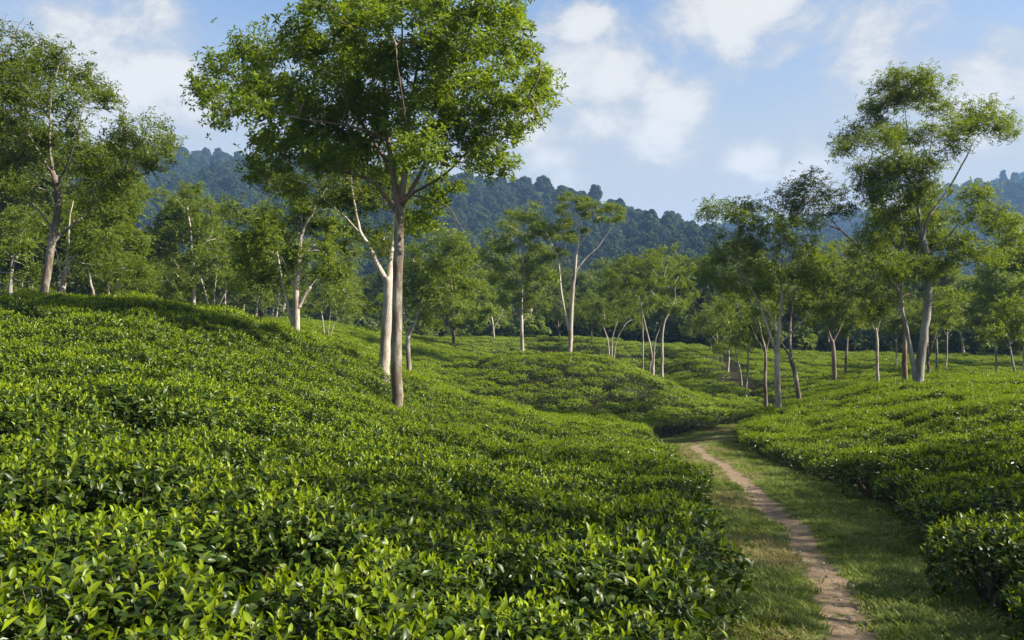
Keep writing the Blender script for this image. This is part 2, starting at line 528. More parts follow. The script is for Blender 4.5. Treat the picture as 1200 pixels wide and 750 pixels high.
def shoot_leaves(rng, base, axis, k, size):
    """positions, directions, normals, lengths of k leaves spiralling up one shoot"""
    axis = axis / np.linalg.norm(axis)
    ref = np.array([1.0, 0, 0]) if abs(axis[0]) < .8 else np.array([0, 1.0, 0])
    u = np.cross(axis, ref); u /= np.linalg.norm(u); w = np.cross(axis, u)
    ph = rng.uniform(0, 6.28)
    C, Dd, N, L = [], [], [], []
    H = size * 1.6
    for i in range(k):
        f = (i + 0.3) / k
        a = ph + i * GOLD
        el = math.radians(15 + 62 * f ** 1.3 + rng.normal(0, 9))
        rad = u * math.cos(a) + w * math.sin(a)
        dd = rad * math.cos(el) + axis * math.sin(el)
        nn = axis * math.cos(el) - rad * math.sin(el)
        C.append(base + axis * H * f); Dd.append(dd); N.append(nn + 0.2 * rng.standard_normal(3))
        L.append(size * (1.15 - 0.5 * f) * rng.uniform(0.8, 1.2))
    return C, Dd, N, L, H


def make_bush(seed, lod, R=0.62):
    rng = np.random.default_rng(seed)
    H = BUSH_H
    ph = rng.uniform(0, 6.28, 6)

    def rim(a):
        return R * (1 + 0.07 * np.sin(2 * a + ph[0]) + 0.06 * np.sin(3 * a + ph[1]) + 0.04 * np.sin(5 * a + ph[2]))

    def top(r, a):
        q = r / rim(a)
        return H * (1 - (0.32 * q ** 3 if lod < 2 else 0.06 * q ** 2 + 0.34 * q ** 9)) + 0.035 * np.sin(7 * r * np.cos(a) + ph[3]) * np.sin(6 * r * np.sin(a) + ph[4])

    n_top, n_side, n_sh, kk = {0: (500, 620, 105, 6), 1: (470, 300, 115, 5), 2: (120, 190, 150, 4)}[lod]
    Lm = {0: (0.075, 0.120), 1: (0.075, 0.115), 2: (0.10, 0.15)}[lod]
    foliage = Soup()
    put = leaves_fine if lod == 0 else leaves_simple
    # mature leaves over the plucking table
    a = rng.uniform(0, 6.28, n_top); r = np.sqrt(rng.uniform(0, 1, n_top)) * rim(a)
    depth = rng.exponential(0.055, n_top)
    c = np.stack([r * np.cos(a), r * np.sin(a), top(r, a) - depth - 0.02], -1)
    d = rand_dirs(n_top, rng); d[:, 2] = np.abs(d[:, 2]) * 0.55 - 0.1
    n = np.array([0, 0, 1.0]) + 0.42 * rng.standard_normal((n_top, 3))
    L = rng.uniform(*Lm, n_top)
    put(foliage, c, d, n, L, L * rng.uniform(0.36, 0.46, n_top), 0)
    # leaves down the flanks
    a = rng.uniform(0, 6.28, n_side); z = rng.uniform(0.03, 0.92, n_side) ** 0.9 * H
    rr = rim(a) * (0.80 + 0.19 * np.sin(np.clip(z / H, 0, 1) * 2.4)) - rng.exponential(0.05, n_side)
    out = np.stack([np.cos(a), np.sin(a), 0 * a], -1)
    c = out * rr[:, None]; c[:, 2] = z
    d = unit(out * 0.8 + 0.7 * rng.standard_normal((n_side, 3)) + np.array([0, 0, -0.1]))
    n = out * 0.6 + np.array([0, 0, 0.8]) + 0.35 * rng.standard_normal((n_side, 3))
    L = rng.uniform(*Lm, n_side)
    put(foliage, c, d, n, L, L * 0.42, 0)
    # shoots: the pale flush on top
    C, Dd, N, LL, mt = [], [], [], [], []
    stems = Soup()
    for i in range(n_sh):
        aa = rng.uniform(0, 6.28); r0 = math.sqrt(rng.uniform(0, 1)) * rim(aa) * 0.98
        b = np.array([r0 * math.cos(aa), r0 * math.sin(aa), top(r0, aa) - 0.06 - 0.03 * rng.random()])
        ax = np.array([0.5 * (r0 / R) * math.cos(aa), 0.5 * (r0 / R) * math.sin(aa), 1.0]) + 0.22 * rng.standard_normal(3)
        size = rng.uniform(0.055, 0.095) * (1.35 if lod == 2 else 1)
        c1, d1, n1, l1, hh = shoot_leaves(rng, b, ax, kk, size)
        C += c1; Dd += d1; N += n1; LL += l1
        mt += [0 if j < kk * (0.34 if lod < 2 else 0.1) else 1 for j in range(kk)]
        if lod == 0:
            axn = ax / np.linalg.norm(ax)
            tube(foliage, [b - axn * 0.05, b + axn * hh * 0.5, b + axn * hh * 0.95], [0.0025, 0.002, 0.0012], 3, 2, cap=False, rng=rng)
    C, Dd, N, LL, mt = map(np.array, (C, Dd, N, LL, mt))
    for mm in (0, 1):
        s = mt == mm
        put(foliage, C[s], Dd[s], N[s], LL[s], LL[s] * rng.uniform(0.34, 0.44, s.sum()), mm)
    # woody frame
    for i in range({0: 9, 1: 6, 2: 4}[lod]):
        aa = rng.uniform(0, 6.28); r1 = rng.uniform(0.25, 0.85) * R
        p = [np.array([0.04 * math.cos(aa), 0.04 * math.sin(aa), -0.12]), np.array([0.3 * r1 * math.cos(aa), 0.3 * r1 * math.sin(aa), 0.25 * H]),
             np.array([r1 * .8 * math.cos(aa + .3), r1 * .8 * math.sin(aa + .3), 0.45 * H]), np.array([r1 * .9 * math.cos(aa + .2), r1 * .9 * math.sin(aa + .2), 0.6 * H])]
        tube(stems, resample(p, 6 if lod == 0 else 4), np.linspace(0.024, 0.006, 6 if lod == 0 else 4), 5 if lod == 0 else 3, 0, rng=rng)
    mats = [M['tea_old'], M['tea_new'], M['shoot_stem']]
    return foliage.mesh('tea_foliage_%d' % lod, mats, smooth_sh=(lod == 0)), stems.mesh('tea_stems_%d' % lod, [M['tea_stem']], True)


def make_shoot(seed):
    rng = np.random.default_rng(seed)
    s = Soup()
    ax = np.array([0.15 * rng.standard_normal(), 0.15 * rng.standard_normal(), 1.0]); ax /= np.linalg.norm(ax)
    k = int(rng.integers(5, 7))
    C, Dd, N, L, H = map(lambda v: np.array(v) if isinstance(v, list) else v, shoot_leaves(rng, np.zeros(3), ax, k, rng.uniform(0.085, 0.110)))
    old = np.arange(k) < 2
    for mm, sel in ((0, old), (1, ~old)):
        leaves_fine(s, C[sel], Dd[sel], N[sel], L[sel], L[sel] * 0.40, mm, curl=0.3)
    tube(s, [-ax * 0.10, ax * H * 0.5, ax * H], [0.0035, 0.0026, 0.0015], 4, 2, rng=rng)
    st = Soup(); tube(st, [-ax * 0.10, ax * H * 0.5, ax * H], [0.0035, 0.0026, 0.0015], 4, 0, rng=rng)
    lv = []
    for i in range(k):
        l1 = Soup(); leaves_fine(l1, C[i:i + 1], Dd[i:i + 1], N[i:i + 1], L[i:i + 1], L[i:i + 1] * 0.40, 0, curl=0.3)
        lv.append(l1.mesh('tea_leaf', [M['tea_old'] if i < 2 else M['tea_new']], True))
    return s.mesh('tea_shoot', [M['tea_old'], M['tea_new'], M['shoot_stem']], True), st.mesh('tea_shoot_stem', [M['shoot_stem']], True), lv


LODS = {l: [make_bush(100 * l + i, l) for i in range(nv)] for l, nv in ((0, 6), (1, 6), (2, 6))}
SHOOTS = [make_shoot(900 + i) for i in range(8)]


def plant_sites():
    """tea planting: jittered rows, denser and closed near the viewer, row gaps open on the farther knolls"""
    S = []
    def rows(x0, x1, y0, y1, dx, dy, ang, jit, keep, scl):
        ca, sa = math.cos(ang), math.sin(ang)
        R_ = max(x1 - x0, y1 - y0) * 0.8
        cx0, cy0 = (x0 + x1) / 2, (y0 + y1) / 2
        uu = np.arange(-R_, R_, dx); vv = np.arange(-R_, R_, dy)
        U, V = np.meshgrid(uu, vv)
        U = U + (np.arange(len(vv)) % 2)[:, None] * dx * 0.5
        U = U.ravel() + RNG.normal(0, jit, U.size); V = V.ravel() + RNG.normal(0, jit, V.size)
        V = V + 0.5 * np.sin(U * 0.11) * (jit > 0.05)
        x = cx0 + ca * U - sa * V; y = cy0 + sa * U + ca * V
        ok = (x > x0) & (x < x1) & (y > y0) & (y < y1) & (np.abs(x) < 0.66 * y + 4.5)
        x, y = x[ok], y[ok]
        ok = keep(x, y)
        for xx, yy in zip(x[ok], y[ok]):
            S.append((xx, yy, scl, ang))
    crest = lambda x: 40.0 + 0 * x
    rows(-30, 14, 1.6, 41, 0.93, 0.90, 0.25, 0.10, lambda x, y: (x < np.interp(y, PY, XL) - 0.34), 1.0)
    rows(2, 40, 2.0, 46, 0.98, 0.98, -0.12, 0.09,
         lambda x, y: (x > np.interp(y, PY, XR) + 0.42) & ~((np.abs(y - (10.15 + 0.05 * x)) < 0.62) & (x > 4.5)) & ~((np.abs(y - (28.0 - 0.2 * x)) < 0.35)), 1.0)
    knoll = lambda x, y: (x > -0.30 * y) & (x < 0.36 * y) & ~(np.abs(x - (16.6 + (y - 56) * 0.155)) < 0.7) & ~((y < 48) & (x > np.interp(y, PY, XL) - 0.3) & (x < np.interp(y, PY, XR) + 2.0))
    rows(-24, 17, 41, 74, 1.96, 1.62, 0.06, 0.09, lambda x, y: knoll(x, y) & (x < 16.6 + (y - 56) * 0.155), 1.2)
    rows(-32, 36, 74, 101, 2.0, 1.9, 0.5, 0.07, lambda x, y: knoll(x, y) & (x < 16.6 + (y - 56) * 0.155), 1.2)
    rows(10, 70, 46, 101, 2.0, 1.95, -0.45, 0.07, lambda x, y: (x > 16.6 + (y - 56) * 0.155 + 0.7) & (x < 0.64 * y), 1.22)
    rows(-45, -6, 38, 100, 2.0, 1.75, -0.5, 0.08, lambda x, y: (x > -0.34 * y) & (x < -0.10 * y) & (y > 41), 1.18)
    return S


TRUNKS = []        # (x, y) of trees, kept clear of bushes' middles


# ------------------------------------------------------------------ trees
def grow(limbs, targets, rng, r_tip):
    """limbs: list of (points, radii). Connect every twig target to the nearest, lower limb or twig."""
    pos, lim_r = [], []
    for pts, rr in limbs:
        h = int(len(pts) * 0.45)
        for p, r in list(zip(pts, rr))[h:]:
            pos.append(p); lim_r.append(r)
    n0 = len(pos)
    cap = n0 + 4 * len(targets) + 8
    A = np.zeros((cap, 3)); A[:n0] = pos
    par = np.full(cap, -1); cnt = np.zeros(cap)
    order = np.argsort([np.min(((A[:n0] - t) ** 2).sum(1)) for t in targets])
    n = n0
    paths = []
    for ti in order:
        t = targets[ti]
        dv = t - A[:n]
        dist = np.linalg.norm(dv, axis=1) + 1e-6
        cost = dist * (1 + 0.9 * np.clip(-dv[:, 2] / dist + 0.15, 0, 1))
        j = int(np.argmin(cost))
        s = A[j]
        L = dist[j]
        bend = 0.16 * L * rng.standard_normal(3)
        bend[2] = abs(bend[2]) * 0.6 + 0.06 * L
        prev = j
        idx = [j]
        for f in (0.34, 0.68, 1.0):
            p = s + (t - s) * f + bend * math.sin(math.pi * f) * 0.8
            A[n] = p; par[n] = prev; prev = n; idx.append(n); n += 1
        paths.append(idx)
    for i in range(n - 1, n0 - 1, -1):
        cnt[i] = max(cnt[i], 1.0)
        if par[i] >= n0:
            cnt[par[i]] += cnt[i] if i == par[i] + 1 or True else 0
    rad = r_tip * np.maximum(cnt, 1) ** 0.46
    out = []
    for idx in paths:
        r = rad[idx].copy()
        if idx[0] < n0:
            r[0] = min(r[1] * 1.15, lim_r[idx[0]] * 0.85)
        else:
            r[0] = min(r[0], r[1] * 1.2)
        out.append((A[idx], r))
    return out


def build_tree(limbs, clumps, P):
    """limbs: [(pts, r0, r1)]; clumps: [(centre, radii, n)] -> meshes (trunk, branches, crown)"""
    rng = np.random.default_rng(P.get('seed', 1))
    trunk, tw, crown = Soup(), Soup(), Soup()
    L2 = []
    for k, (pts, r0, r1) in enumerate(limbs):
        n = max(6, 3 * len(pts))
        p = resample(pts, n)
        p[1:-1] += 0.010 * rng.standard_normal((n - 2, 3)) * P.get('wob', 1.0)
        rr = r0 + (r1 - r0) * np.linspace(0, 1, n) ** 0.8
        if k == 0 or P.get('flare_all'):
            s = np.linspace(0, 1, n)
            rr = rr * (1 + 0.35 * np.exp(-s * 9))
        tube(trunk, p, rr, P.get('sides', 9), 1 if k and 'limb_bark' in P else 0, rough=0.035, rng=rng)
        L2.append((p, rr))
    T, Crad = [], []
    for (c, r, n) in clumps:
        c = np.asarray(c, float); r = np.asarray(r, float)
        v = rand_dirs(n, rng) * (rng.uniform(0.12, 1.0, (n, 1)) ** 0.36)
        v[:, 2] = np.where(v[:, 2] < -0.35, v[:, 2] * 0.5, v[:, 2])
        T.append(c + v * r)
    T = np.concatenate(T) if T else np.zeros((0, 3))
    if len(T):
        for pts, rr in grow(L2, T, rng, P.get('r_tip', 0.008)):
            tube(tw, resample(pts, 6), np.interp(np.linspace(0, 3, 6), range(4), rr), P.get('tsides', 4), 0, cap=False, rng=rng)
    if P.get('bare'):
        return trunk.mesh('trunk', [M[P['bark']], M[P.get('limb_bark', P['bark'])]], True), tw.mesh('branches', [M[P.get('limb_bark', P['bark'])]], True), None
    # leaf rosettes round every twig end
    nr, m = int(P['ros'] * P.get('rosk', 1.0)), P['per']
    rc = P['rc']
    N = len(T) * nr
    c0 = np.repeat(T, nr, 0) + np.clip(rng.standard_normal((N, 3)), -1.7, 1.7) * np.array([rc, rc, rc * P.get('flat', 0.8)]) * rng.uniform(0.35, 1.0, (N, 1))
    cen = T.mean(0)
    outw = unit(c0 - cen)
    ax = unit(outw * 0.5 + np.array([0, 0, 0.75]) + 0.45 * rng.standard_normal((N, 3)))
    ref = np.where(np.abs(ax[:, :1]) < 0.8, np.array([[1.0, 0, 0]]), np.array([[0, 1.0, 0]]))
    u = unit(np.cross(ax, ref)); w = np.cross(ax, u)
    ph = rng.uniform(0, 6.28, N)
    for j in range(m):
        a = (ph + j * 2 * math.pi / m + rng.normal(0, 0.25, N))[:, None]
        el = rng.normal(P.get('el', 0.15), 0.35, N)[:, None]
        radial = np.cos(a) * u + np.sin(a) * w
        d = radial * np.cos(el) + ax * np.sin(el)
        n_ = ax * np.cos(el) - radial * np.sin(el) + 0.25 * rng.standard_normal((N, 3))
        L = P['len'] * rng.uniform(0.65, 1.25, N)
        leaves_simple(crown, c0 + d * 0.015, d, n_, L, L * P.get('wid', 0.40) * rng.uniform(0.8, 1.2, N), 0)
    return trunk.mesh('trunk', [M[P['bark']], M[P.get('limb_bark', P['bark'])]], True), tw.mesh('branches', [M[P.get('limb_bark', P['bark'])]], True), crown.mesh('crown', [M[P['leaf']]])


def place_tree(name, meshes, loc, label, cat='tree', group=None, rz=0.0, sc=1.0):
    e = empty(name, loc)
    e.rotation_euler = (0, 0, rz)
    e.scale = (sc, sc, sc)
    tag(e, label, cat, group)
    for nm, me in zip(('trunk', 'branches', 'crown'), meshes):
        if me is None:
            continue
        o = link(bpy.data.objects.new(nm, me), e)
        if nm == 'crown':
            tag(o, kind='stuff')
        if nm == 'branches' and len(me.vertices) > 0:
            tag(o, kind='stuff')
    return e


TPA = 2.3


def photo_tree(name, label, bx, by, Y, limbs, clumps, seed=1, group=None, **P):
    """a tree surveyed from the photograph: limb points and crown clumps as bearings at its own distance; a third
    number is metres towards (-) or away from (+) the viewer"""
    k = Y / FPX
    x0 = (bx - 600) * k
    g = gz(x0, Y)
    zb = EYEZ - (by - 375) * k
    rng = np.random.default_rng(seed + 77)

    def loc(p):
        dy = p[2] if len(p) > 2 else 0.0
        kd = (Y + dy) / FPX
        return np.array([(p[0] - 600) * kd - x0, dy, EYEZ - (p[1] - 375) * kd - g])
    LB = []
    for i, (pts, w0, w1) in enumerate(limbs):
        pp = [loc(p) for p in pts]
        if i == 0 or P.get('multi'):
            b = pp[0].copy(); b[2] = min(-0.15, b[2] - 0.3); b[:2] *= 0.9
            pp = [b] + pp
        LB.append((pp, w0 * k / 2, w1 * k / 2 * (1.0 if i == 0 or 'stub' in P and i in P['stub'] else 0.4)))
    CL = []
    for c in clumps:
        px, py, rx, ry = c[:4]
        rx, ry = rx * P.get('cs', 1.12), ry * P.get('cs', 1.12) * P.get('cv', 1.18)
        dep = c[4] if len(c) > 4 else rng.uniform(-0.55, 0.55) * P.get('deep', 60) * k
        rd = rx * k * P.get('rdep', 1.15)
        dens = P.get('dens', 1.0)
        n = max(4, int(round(dens * (rx * ry) * k * k * P.get('tpa', 7.0) * TPA)))
        CL.append((loc((px, py, dep)), (rx * k, rd, ry * k), n))
    P['seed'] = seed
    P.setdefault('rosk', 2.4)
    TRUNKS.append((x0, Y))
    return place_tree(name, build_tree(LB, CL, P), (x0, Y, g), label, 'tree', group)


BROAD = dict(leaf='leaf_main', bark='bark_mottled', limb_bark='bark_brown', rosk=1.0, ros=24, per=6, rc=0.33, len=0.15, wid=0.42, tpa=8.6, r_tip=0.009, el=0.2)
MID = dict(leaf='leaf_light', bark='bark_white', ros=13, per=5, rc=0.42, len=0.20, wid=0.36, tpa=3.6, r_tip=0.012, el=0.1)
OLIVE = dict(MID, leaf='leaf_olive')

# the tall tree on the left slope
photo_tree('broadleaf_tree', 'tallest broad tree with single mottled brown trunk rising from the tea slope', 465, 474, 25, [
    ([(465, 474), (464, 400), (466, 330), (468, 270), (467, 240)], 14.0, 11.0),
    ([(467, 243), (460, 200), (454, 150), (450, 90, .3), (446, 25, .5)], 9.5, 2.5),
    ([(468, 240), (475, 195, -.2), (479, 135, -.5), (492, 60, -.8), (498, 10, -1)], 9.5, 2.2),
    ([(470, 243), (488, 212, .3), (508, 170, .9), (538, 112, 1.5), (562, 60, 1.8)], 7, 2),
    ([(464, 248), (440, 216, -.4), (410, 203, -1.0), (362, 198, -1.6), (322, 182, -1.9)], 6, 1.8),
    ([(459, 200), (425, 145, .6), (385, 95, 1.3), (345, 60, 1.9)], 6, 1.6),
    ([(470, 240), (482, 228, -.6), (520, 205, -1.4), (562, 165, -2.2), (610, 130, -2.6)], 5.5, 1.6),
    ([(455, 165), (420, 150, -1.2), (360, 140, -2.2), (290, 125, -2.8)], 4.5, 1.4),
    ([(462, 205), (455, 170, 1.5), (440, 120, 2.8), (430, 70, 3.4)], 5.5, 1.5),
    ([(474, 205), (476, 160, -1.8), (470, 110, -3.2), (465, 70, -3.8)], 5.5, 1.5),
    ([(480, 229), (512, 236, -.8), (528, 246, -1.0), (545, 272, -1.1)], 2.6, .9),
], [(252, 112, 24, 17), (285, 128, 30, 20), (272, 85, 22, 14), (300, 60, 28, 20), (312, 95, 32, 24), (345, 45, 32, 24), (330, 130, 36, 26), (322, 168, 34, 20), (352, 182, 34, 16),
    (385, 20, 34, 22), (390, 70, 40, 30), (378, 115, 38, 28), (375, 158, 38, 24), (392, 190, 34, 15), (430, 5, 36, 24), (440, 50, 40, 30), (430, 100, 40, 32), (425, 150, 38, 26), (428, 186, 28, 14),
    (480, 0, 36, 22), (492, 40, 40, 30), (485, 90, 40, 32), (488, 140, 36, 28), (500, 180, 30, 18), (530, 8, 34, 22), (540, 50, 36, 28), (535, 100, 38, 30), (538, 148, 34, 24), (545, 182, 26, 14),
    (575, 22, 26, 20), (585, 65, 30, 24), (585, 112, 34, 26), (580, 155, 28, 20), (615, 92, 24, 20), (638, 104, 15, 11), (620, 130, 20, 15), (605, 150, 18, 12), (600, 55, 22, 16), (598, 28, 14, 10),
    (586, 205, 14, 14), (575, 185, 18, 12), (492, 252, 15, 14), (508, 235, 14, 8), (478, 262, 8, 8), (310, 200, 22, 12), (455, 205, 18, 10), (520, 215, 20, 8)],
    seed=3, deep=250, rdep=1.5, **BROAD)

photo_tree('forked_tree', 'pale mottled trunk forking into two limbs, close behind the tallest tree', 450, 426, 31, [
    ([(450, 426), (453, 385), (455, 345), (455, 325)], 13.5, 11),
    ([(454, 330), (446, 318), (434, 292), (422, 270), (415, 240), (411, 205, .4), (405, 175, .8)], 8, 2.5),
    ([(456, 330), (458, 300, .3), (462, 268, .5), (461, 230, .8), (455, 190, 1.2)], 8, 3),
    ([(421, 272), (400, 250, -.4), (378, 232, -.8)], 3, 1.2),
], [(412, 225, 36, 18, .3), (380, 225, 32, 18, .5), (350, 215, 28, 16, 1.2), (440, 200, 36, 24, 1.2), (400, 185, 36, 22, 1), (430, 268, 14, 14), (442, 292, 12, 10, .4), (330, 215, 22, 14, .8), (300, 205, 24, 14, 1), (425, 240, 22, 12), (460, 230, 26, 20, 1.5)],
    seed=5, deep=120, **dict(OLIVE, bark='bark_white', ros=15, len=.15, tpa=5.0))

photo_tree('pale_trunk_tree', 'yellowish green tree with white trunk, leaning side stem and broken stub limb', 347, 392, 37, [
    ([(347, 392), (347, 340), (351, 312), (351, 290), (356, 267), (366, 250), (372, 235, .3)], 9.5, 2.2),
    ([(345, 388), (336, 354), (330, 323), (323, 286), (315, 262, -.4), (305, 248, -.6)], 4.5, 1.4),
    ([(350, 360), (357, 346), (364, 336)], 5, 3.5),
    ([(347, 338), (341, 328), (335, 312), (329, 300)], 2.2, 1.0),
    ([(356, 268), (352, 252), (345, 236)], 2.5, 1.2),
    ([(352, 300), (372, 285, .8), (395, 270, 1.2)], 2.4, 1.0),
], [(292, 275, 24, 16), (312, 255, 26, 16), (336, 240, 26, 14), (366, 238, 24, 14), (388, 258, 22, 14), (395, 290, 24, 16), (315, 285, 26, 14), (300, 305, 24, 14), (340, 268, 22, 12, 1.2), (372, 272, 22, 14, 1.3),
    (385, 318, 26, 14, 1.5), (280, 250, 16, 12), (340, 300, 20, 10, 1.6), (330, 325, 24, 14, 2.0), (290, 330, 22, 14, 2.5), (372, 300, 18, 12, -.8)],
    seed=8, deep=90, stub=(2,), **dict(MID, ros=14))

photo_tree('leaning_tree', 'tall tree with pinkish leaning trunk on the crest of the tea slope', 52, 345, 30, [
    ([(52, 345), (57.5, 307), (63.5, 271), (68, 233), (64, 206)], 10.5, 7),
    ([(64, 208), (60, 190), (59, 158), (60, 117), (66, 90, .3)], 5, 1.8),
    ([(64, 208), (50, 186, -.3), (38, 165, -.6), (25, 140, -.8)], 4, 1.4),
    ([(64, 282), (75, 272, .2), (85, 264, .4), (100, 251, .8), (125, 225, 1.2), (150, 190, 1.5)], 5, 1.6),
    ([(66, 220), (80, 190, -.6), (92, 150, -1.0), (100, 115, -1.2)], 3.5, 1.2),
    ([(62, 270), (40, 240, .6), (15, 230, 1.0), (-15, 215, 1.4)], 3, 1.2),
], [(18, 62, 26, 16), (45, 70, 28, 18), (72, 82, 28, 18), (102, 98, 20, 14), (115, 112, 12, 10), (92, 122, 18, 12), (85, 145, 14, 10), (30, 105, 30, 18), (10, 90, 24, 18), (5, 125, 26, 18), (35, 150, 30, 16), (65, 165, 26, 14), (-20, 150, 30, 24),
    (165, 160, 26, 15), (185, 172, 18, 13), (145, 172, 22, 15), (120, 195, 26, 15), (140, 215, 24, 13), (105, 180, 22, 12), (10, 180, 30, 15), (-10, 210, 26, 18), (90, 205, 24, 14), (170, 190, 14, 8), (115, 232, 20, 12), (30, 215, 22, 12), (60, 128, 16, 10)],
    seed=11, deep=110, cs=1.2, **dict(OLIVE, bark='bark_mottled', ros=17, len=.15, tpa=5.2))

photo_tree('bare_tree', 'leafless grey twigs standing above the leaning tree on the crest', -30, 350, 36, [
    ([(-30, 350), (-24, 250), (-8, 150), (6, 80)], 6, 2.4), ([(6, 90), (12, 55), (22, 30), (30, 18)], 2.5, .7), ([(6, 85), (2, 55), (4, 30), (10, 14)], 2.2, .6), ([(6, 80), (-10, 50), (-18, 25)], 2.2, .6)],
    [(24, 30, 12, 12), (6, 22, 12, 10), (-16, 35, 14, 14), (34, 38, 10, 10)], seed=14, deep=30, bark='bark_grey', bare=True, tpa=26, r_tip=.006)

photo_tree('forked_tree', 'low forking pale tree with olive crown right beside the leaning tree', 74, 346, 37, [
    ([(74, 346), (75, 328), (79, 313)], 6.5, 5.5), ([(79, 314), (88, 300), (101, 288), (115, 270, .4)], 4, 1.5), ([(77, 318), (80, 290), (82, 255), (86, 235, .4)], 3.4, 1.2), ([(74, 328), (70, 312), (66, 296), (60, 280, -.3)], 3, 1)],
    [(110, 262, 28, 15), (138, 262, 24, 15), (92, 250, 22, 15), (125, 290, 24, 13), (150, 285, 18, 14), (100, 292, 16, 8), (65, 268, 18, 12), (140, 240, 20, 12), (118, 312, 20, 10, 1.5), (145, 318, 20, 12, 1.5)], seed=17, deep=90, **dict(OLIVE, ros=14, tpa=3.6))

photo_tree('slender_tree', 'slender white stem bending on the crest between low olive trees', 110, 348, 44, [
    ([(110, 348), (106, 330), (104, 305), (105, 285)], 3.4, 1.6)], [(105, 280, 20, 14), (92, 300, 14, 10), (122, 295, 16, 12), (105, 262, 14, 10)], seed=19, deep=40, **OLIVE)
photo_tree('slender_tree', 'thin leaning stem with sparse olive crown left of the leaning tree', 39, 348, 44, [
    ([(39, 348), (34, 320), (28, 296), (24, 275)], 3, 1.4)], [(22, 278, 20, 12), (8, 265, 18, 12), (35, 292, 16, 10), (12, 300, 18, 14), (25, 255, 14, 8), (35, 318, 18, 10)], seed=21, deep=40, **OLIVE)
photo_tree('slender_tree', 'straight grey stem behind the crest, under a rounded olive crown', 127, 350, 50, [
    ([(127, 350), (127, 325), (130, 300)], 4, 2)], [(130, 300, 22, 14), (145, 312, 18, 12), (160, 330, 18, 12), (112, 320, 16, 12), (140, 332, 18, 10)], seed=23, deep=40, **OLIVE)

photo_tree('conical_tree', 'light green conical tree standing behind the left tea slope', 227, 366, 62, [
    ([(227, 366), (227, 322), (225, 291), (222, 260), (218, 235)], 5, 1.5), ([(226, 330), (215, 318), (205, 308)], 2, 1), ([(226, 300), (240, 285), (248, 275)], 2, 1)],
    [(205, 232, 18, 12), (228, 226, 18, 11), (215, 250, 26, 14), (240, 252, 18, 14), (198, 272, 24, 14), (228, 275, 26, 15), (252, 282, 14, 12), (182, 300, 24, 13), (212, 302, 26, 14), (244, 305, 22, 13), (168, 325, 20, 12), (196, 328, 26, 13), (232, 330, 24, 13), (260, 325, 16, 12), (180, 345, 22, 10), (215, 348, 22, 10)],
    seed=25, deep=80, **dict(MID, len=.26, ros=12, tpa=2.2))
photo_tree('spreading_tree', 'small tree with three spreading pale stems behind the left tea slope', 249, 368, 58, [
    ([(246, 368), (242, 348), (235, 325), (228, 312)], 2.6, 1), ([(252, 368), (251, 350), (253, 330), (255, 315)], 2.6, 1), ([(254, 366), (262, 348), (273, 331), (280, 322)], 2.4, 1)],
    [(232, 315, 18, 10), (255, 312, 18, 12), (278, 320, 18, 12), (290, 332, 14, 10), (222, 330, 14, 10), (265, 300, 16, 10)], seed=27, deep=40, multi=True, **dict(MID, len=.24, ros=11, tpa=2.2))
photo_tree('slender_tree', 'single slim pale trunk between the spreading tree and the yellowish tree', 301, 380, 66, [
    ([(301, 380), (301, 355), (307, 337), (312, 322)], 3.6, 1.6)], [(308, 330, 20, 12), (290, 335, 16, 12), (322, 335, 16, 12), (306, 318, 18, 10)], seed=29, deep=40, **dict(MID, len=.26, tpa=2.2))
for i, (bx, by, hx) in enumerate([(319, 374, 322), (324, 372, 326)]):
    photo_tree('slender_tree', ['short white trunk rooted on the tea field behind the yellowish tree', 'white trunk leaning against its twin on the tea field behind'][i], bx, by, 80, [([(bx, by), (hx, 352), (hx + 2, 335)], 3, 1.4)],
               [(hx, 336, 16, 9), (hx + 14, 342, 12, 8), (hx - 12, 345, 12, 8)], seed=31 + i, deep=40, **dict(MID, len=.28, tpa=1.8))
photo_tree('small_tree', 'small round tree with thin spreading stems on tea field', 384, 402, 52, [
    ([(383, 402), (380, 390), (378, 372), (374, 355)], 2.0, .9), ([(386, 402), (390, 385), (398, 370), (404, 355)], 2.0, .8), ([(384, 402), (386, 380), (388, 360)], 1.6, .8)],
    [(375, 350, 20, 12), (400, 348, 20, 13), (388, 335, 22, 12), (415, 362, 14, 10), (362, 362, 12, 9), (430, 358, 16, 12, 3)], seed=35, deep=50, multi=True, **dict(OLIVE, len=.20, ros=9, tpa=2.6))

photo_tree('forked_tree', 'yellow green tree with dark V-forked trunk right of the tallest tree', 479, 432, 46, [
    ([(479, 432), (478, 410), (478, 394)], 6.5, 5.5), ([(478, 396), (474, 380), (473, 355), (478, 325), (486, 300, .4)], 3.6, 1.4), ([(478, 396), (486, 378), (495, 350), (504, 322), (518, 300), (522, 285, .4)], 4.2, 1.4)],
    [(495, 300, 22, 13), (520, 285, 24, 14), (505, 322, 24, 14), (530, 310, 22, 14), (478, 318, 16, 14), (540, 330, 20, 13), (515, 345, 22, 12), (490, 350, 18, 12), (500, 372, 18, 10), (540, 290, 16, 10), (500, 272, 18, 10)],
    seed=37, deep=80, **dict(MID, bark='bark_grey', len=.20, tpa=3.0))
photo_tree('roundcrowned_tree', 'yellow green tree on dark straight trunk at the top of the far knoll', 531, 409, 78, [
    ([(532, 410), (531, 374), (530, 345), (527, 320)], 5, 2.4), ([(531, 372), (542, 358), (552, 345)], 2, 1), ([(531, 365), (518, 350), (508, 338)], 2, 1)],
    [(528, 310, 24, 14), (545, 330, 24, 14), (512, 335, 22, 13), (560, 352, 20, 12), (535, 355, 24, 12), (508, 360, 20, 11), (552, 372, 22, 10), (525, 378, 20, 8), (572, 365, 12, 10), (545, 300, 18, 10)],
    seed=39, deep=80, **dict(MID, bark='bark_brown', len=.28, ros=12, tpa=1.9))
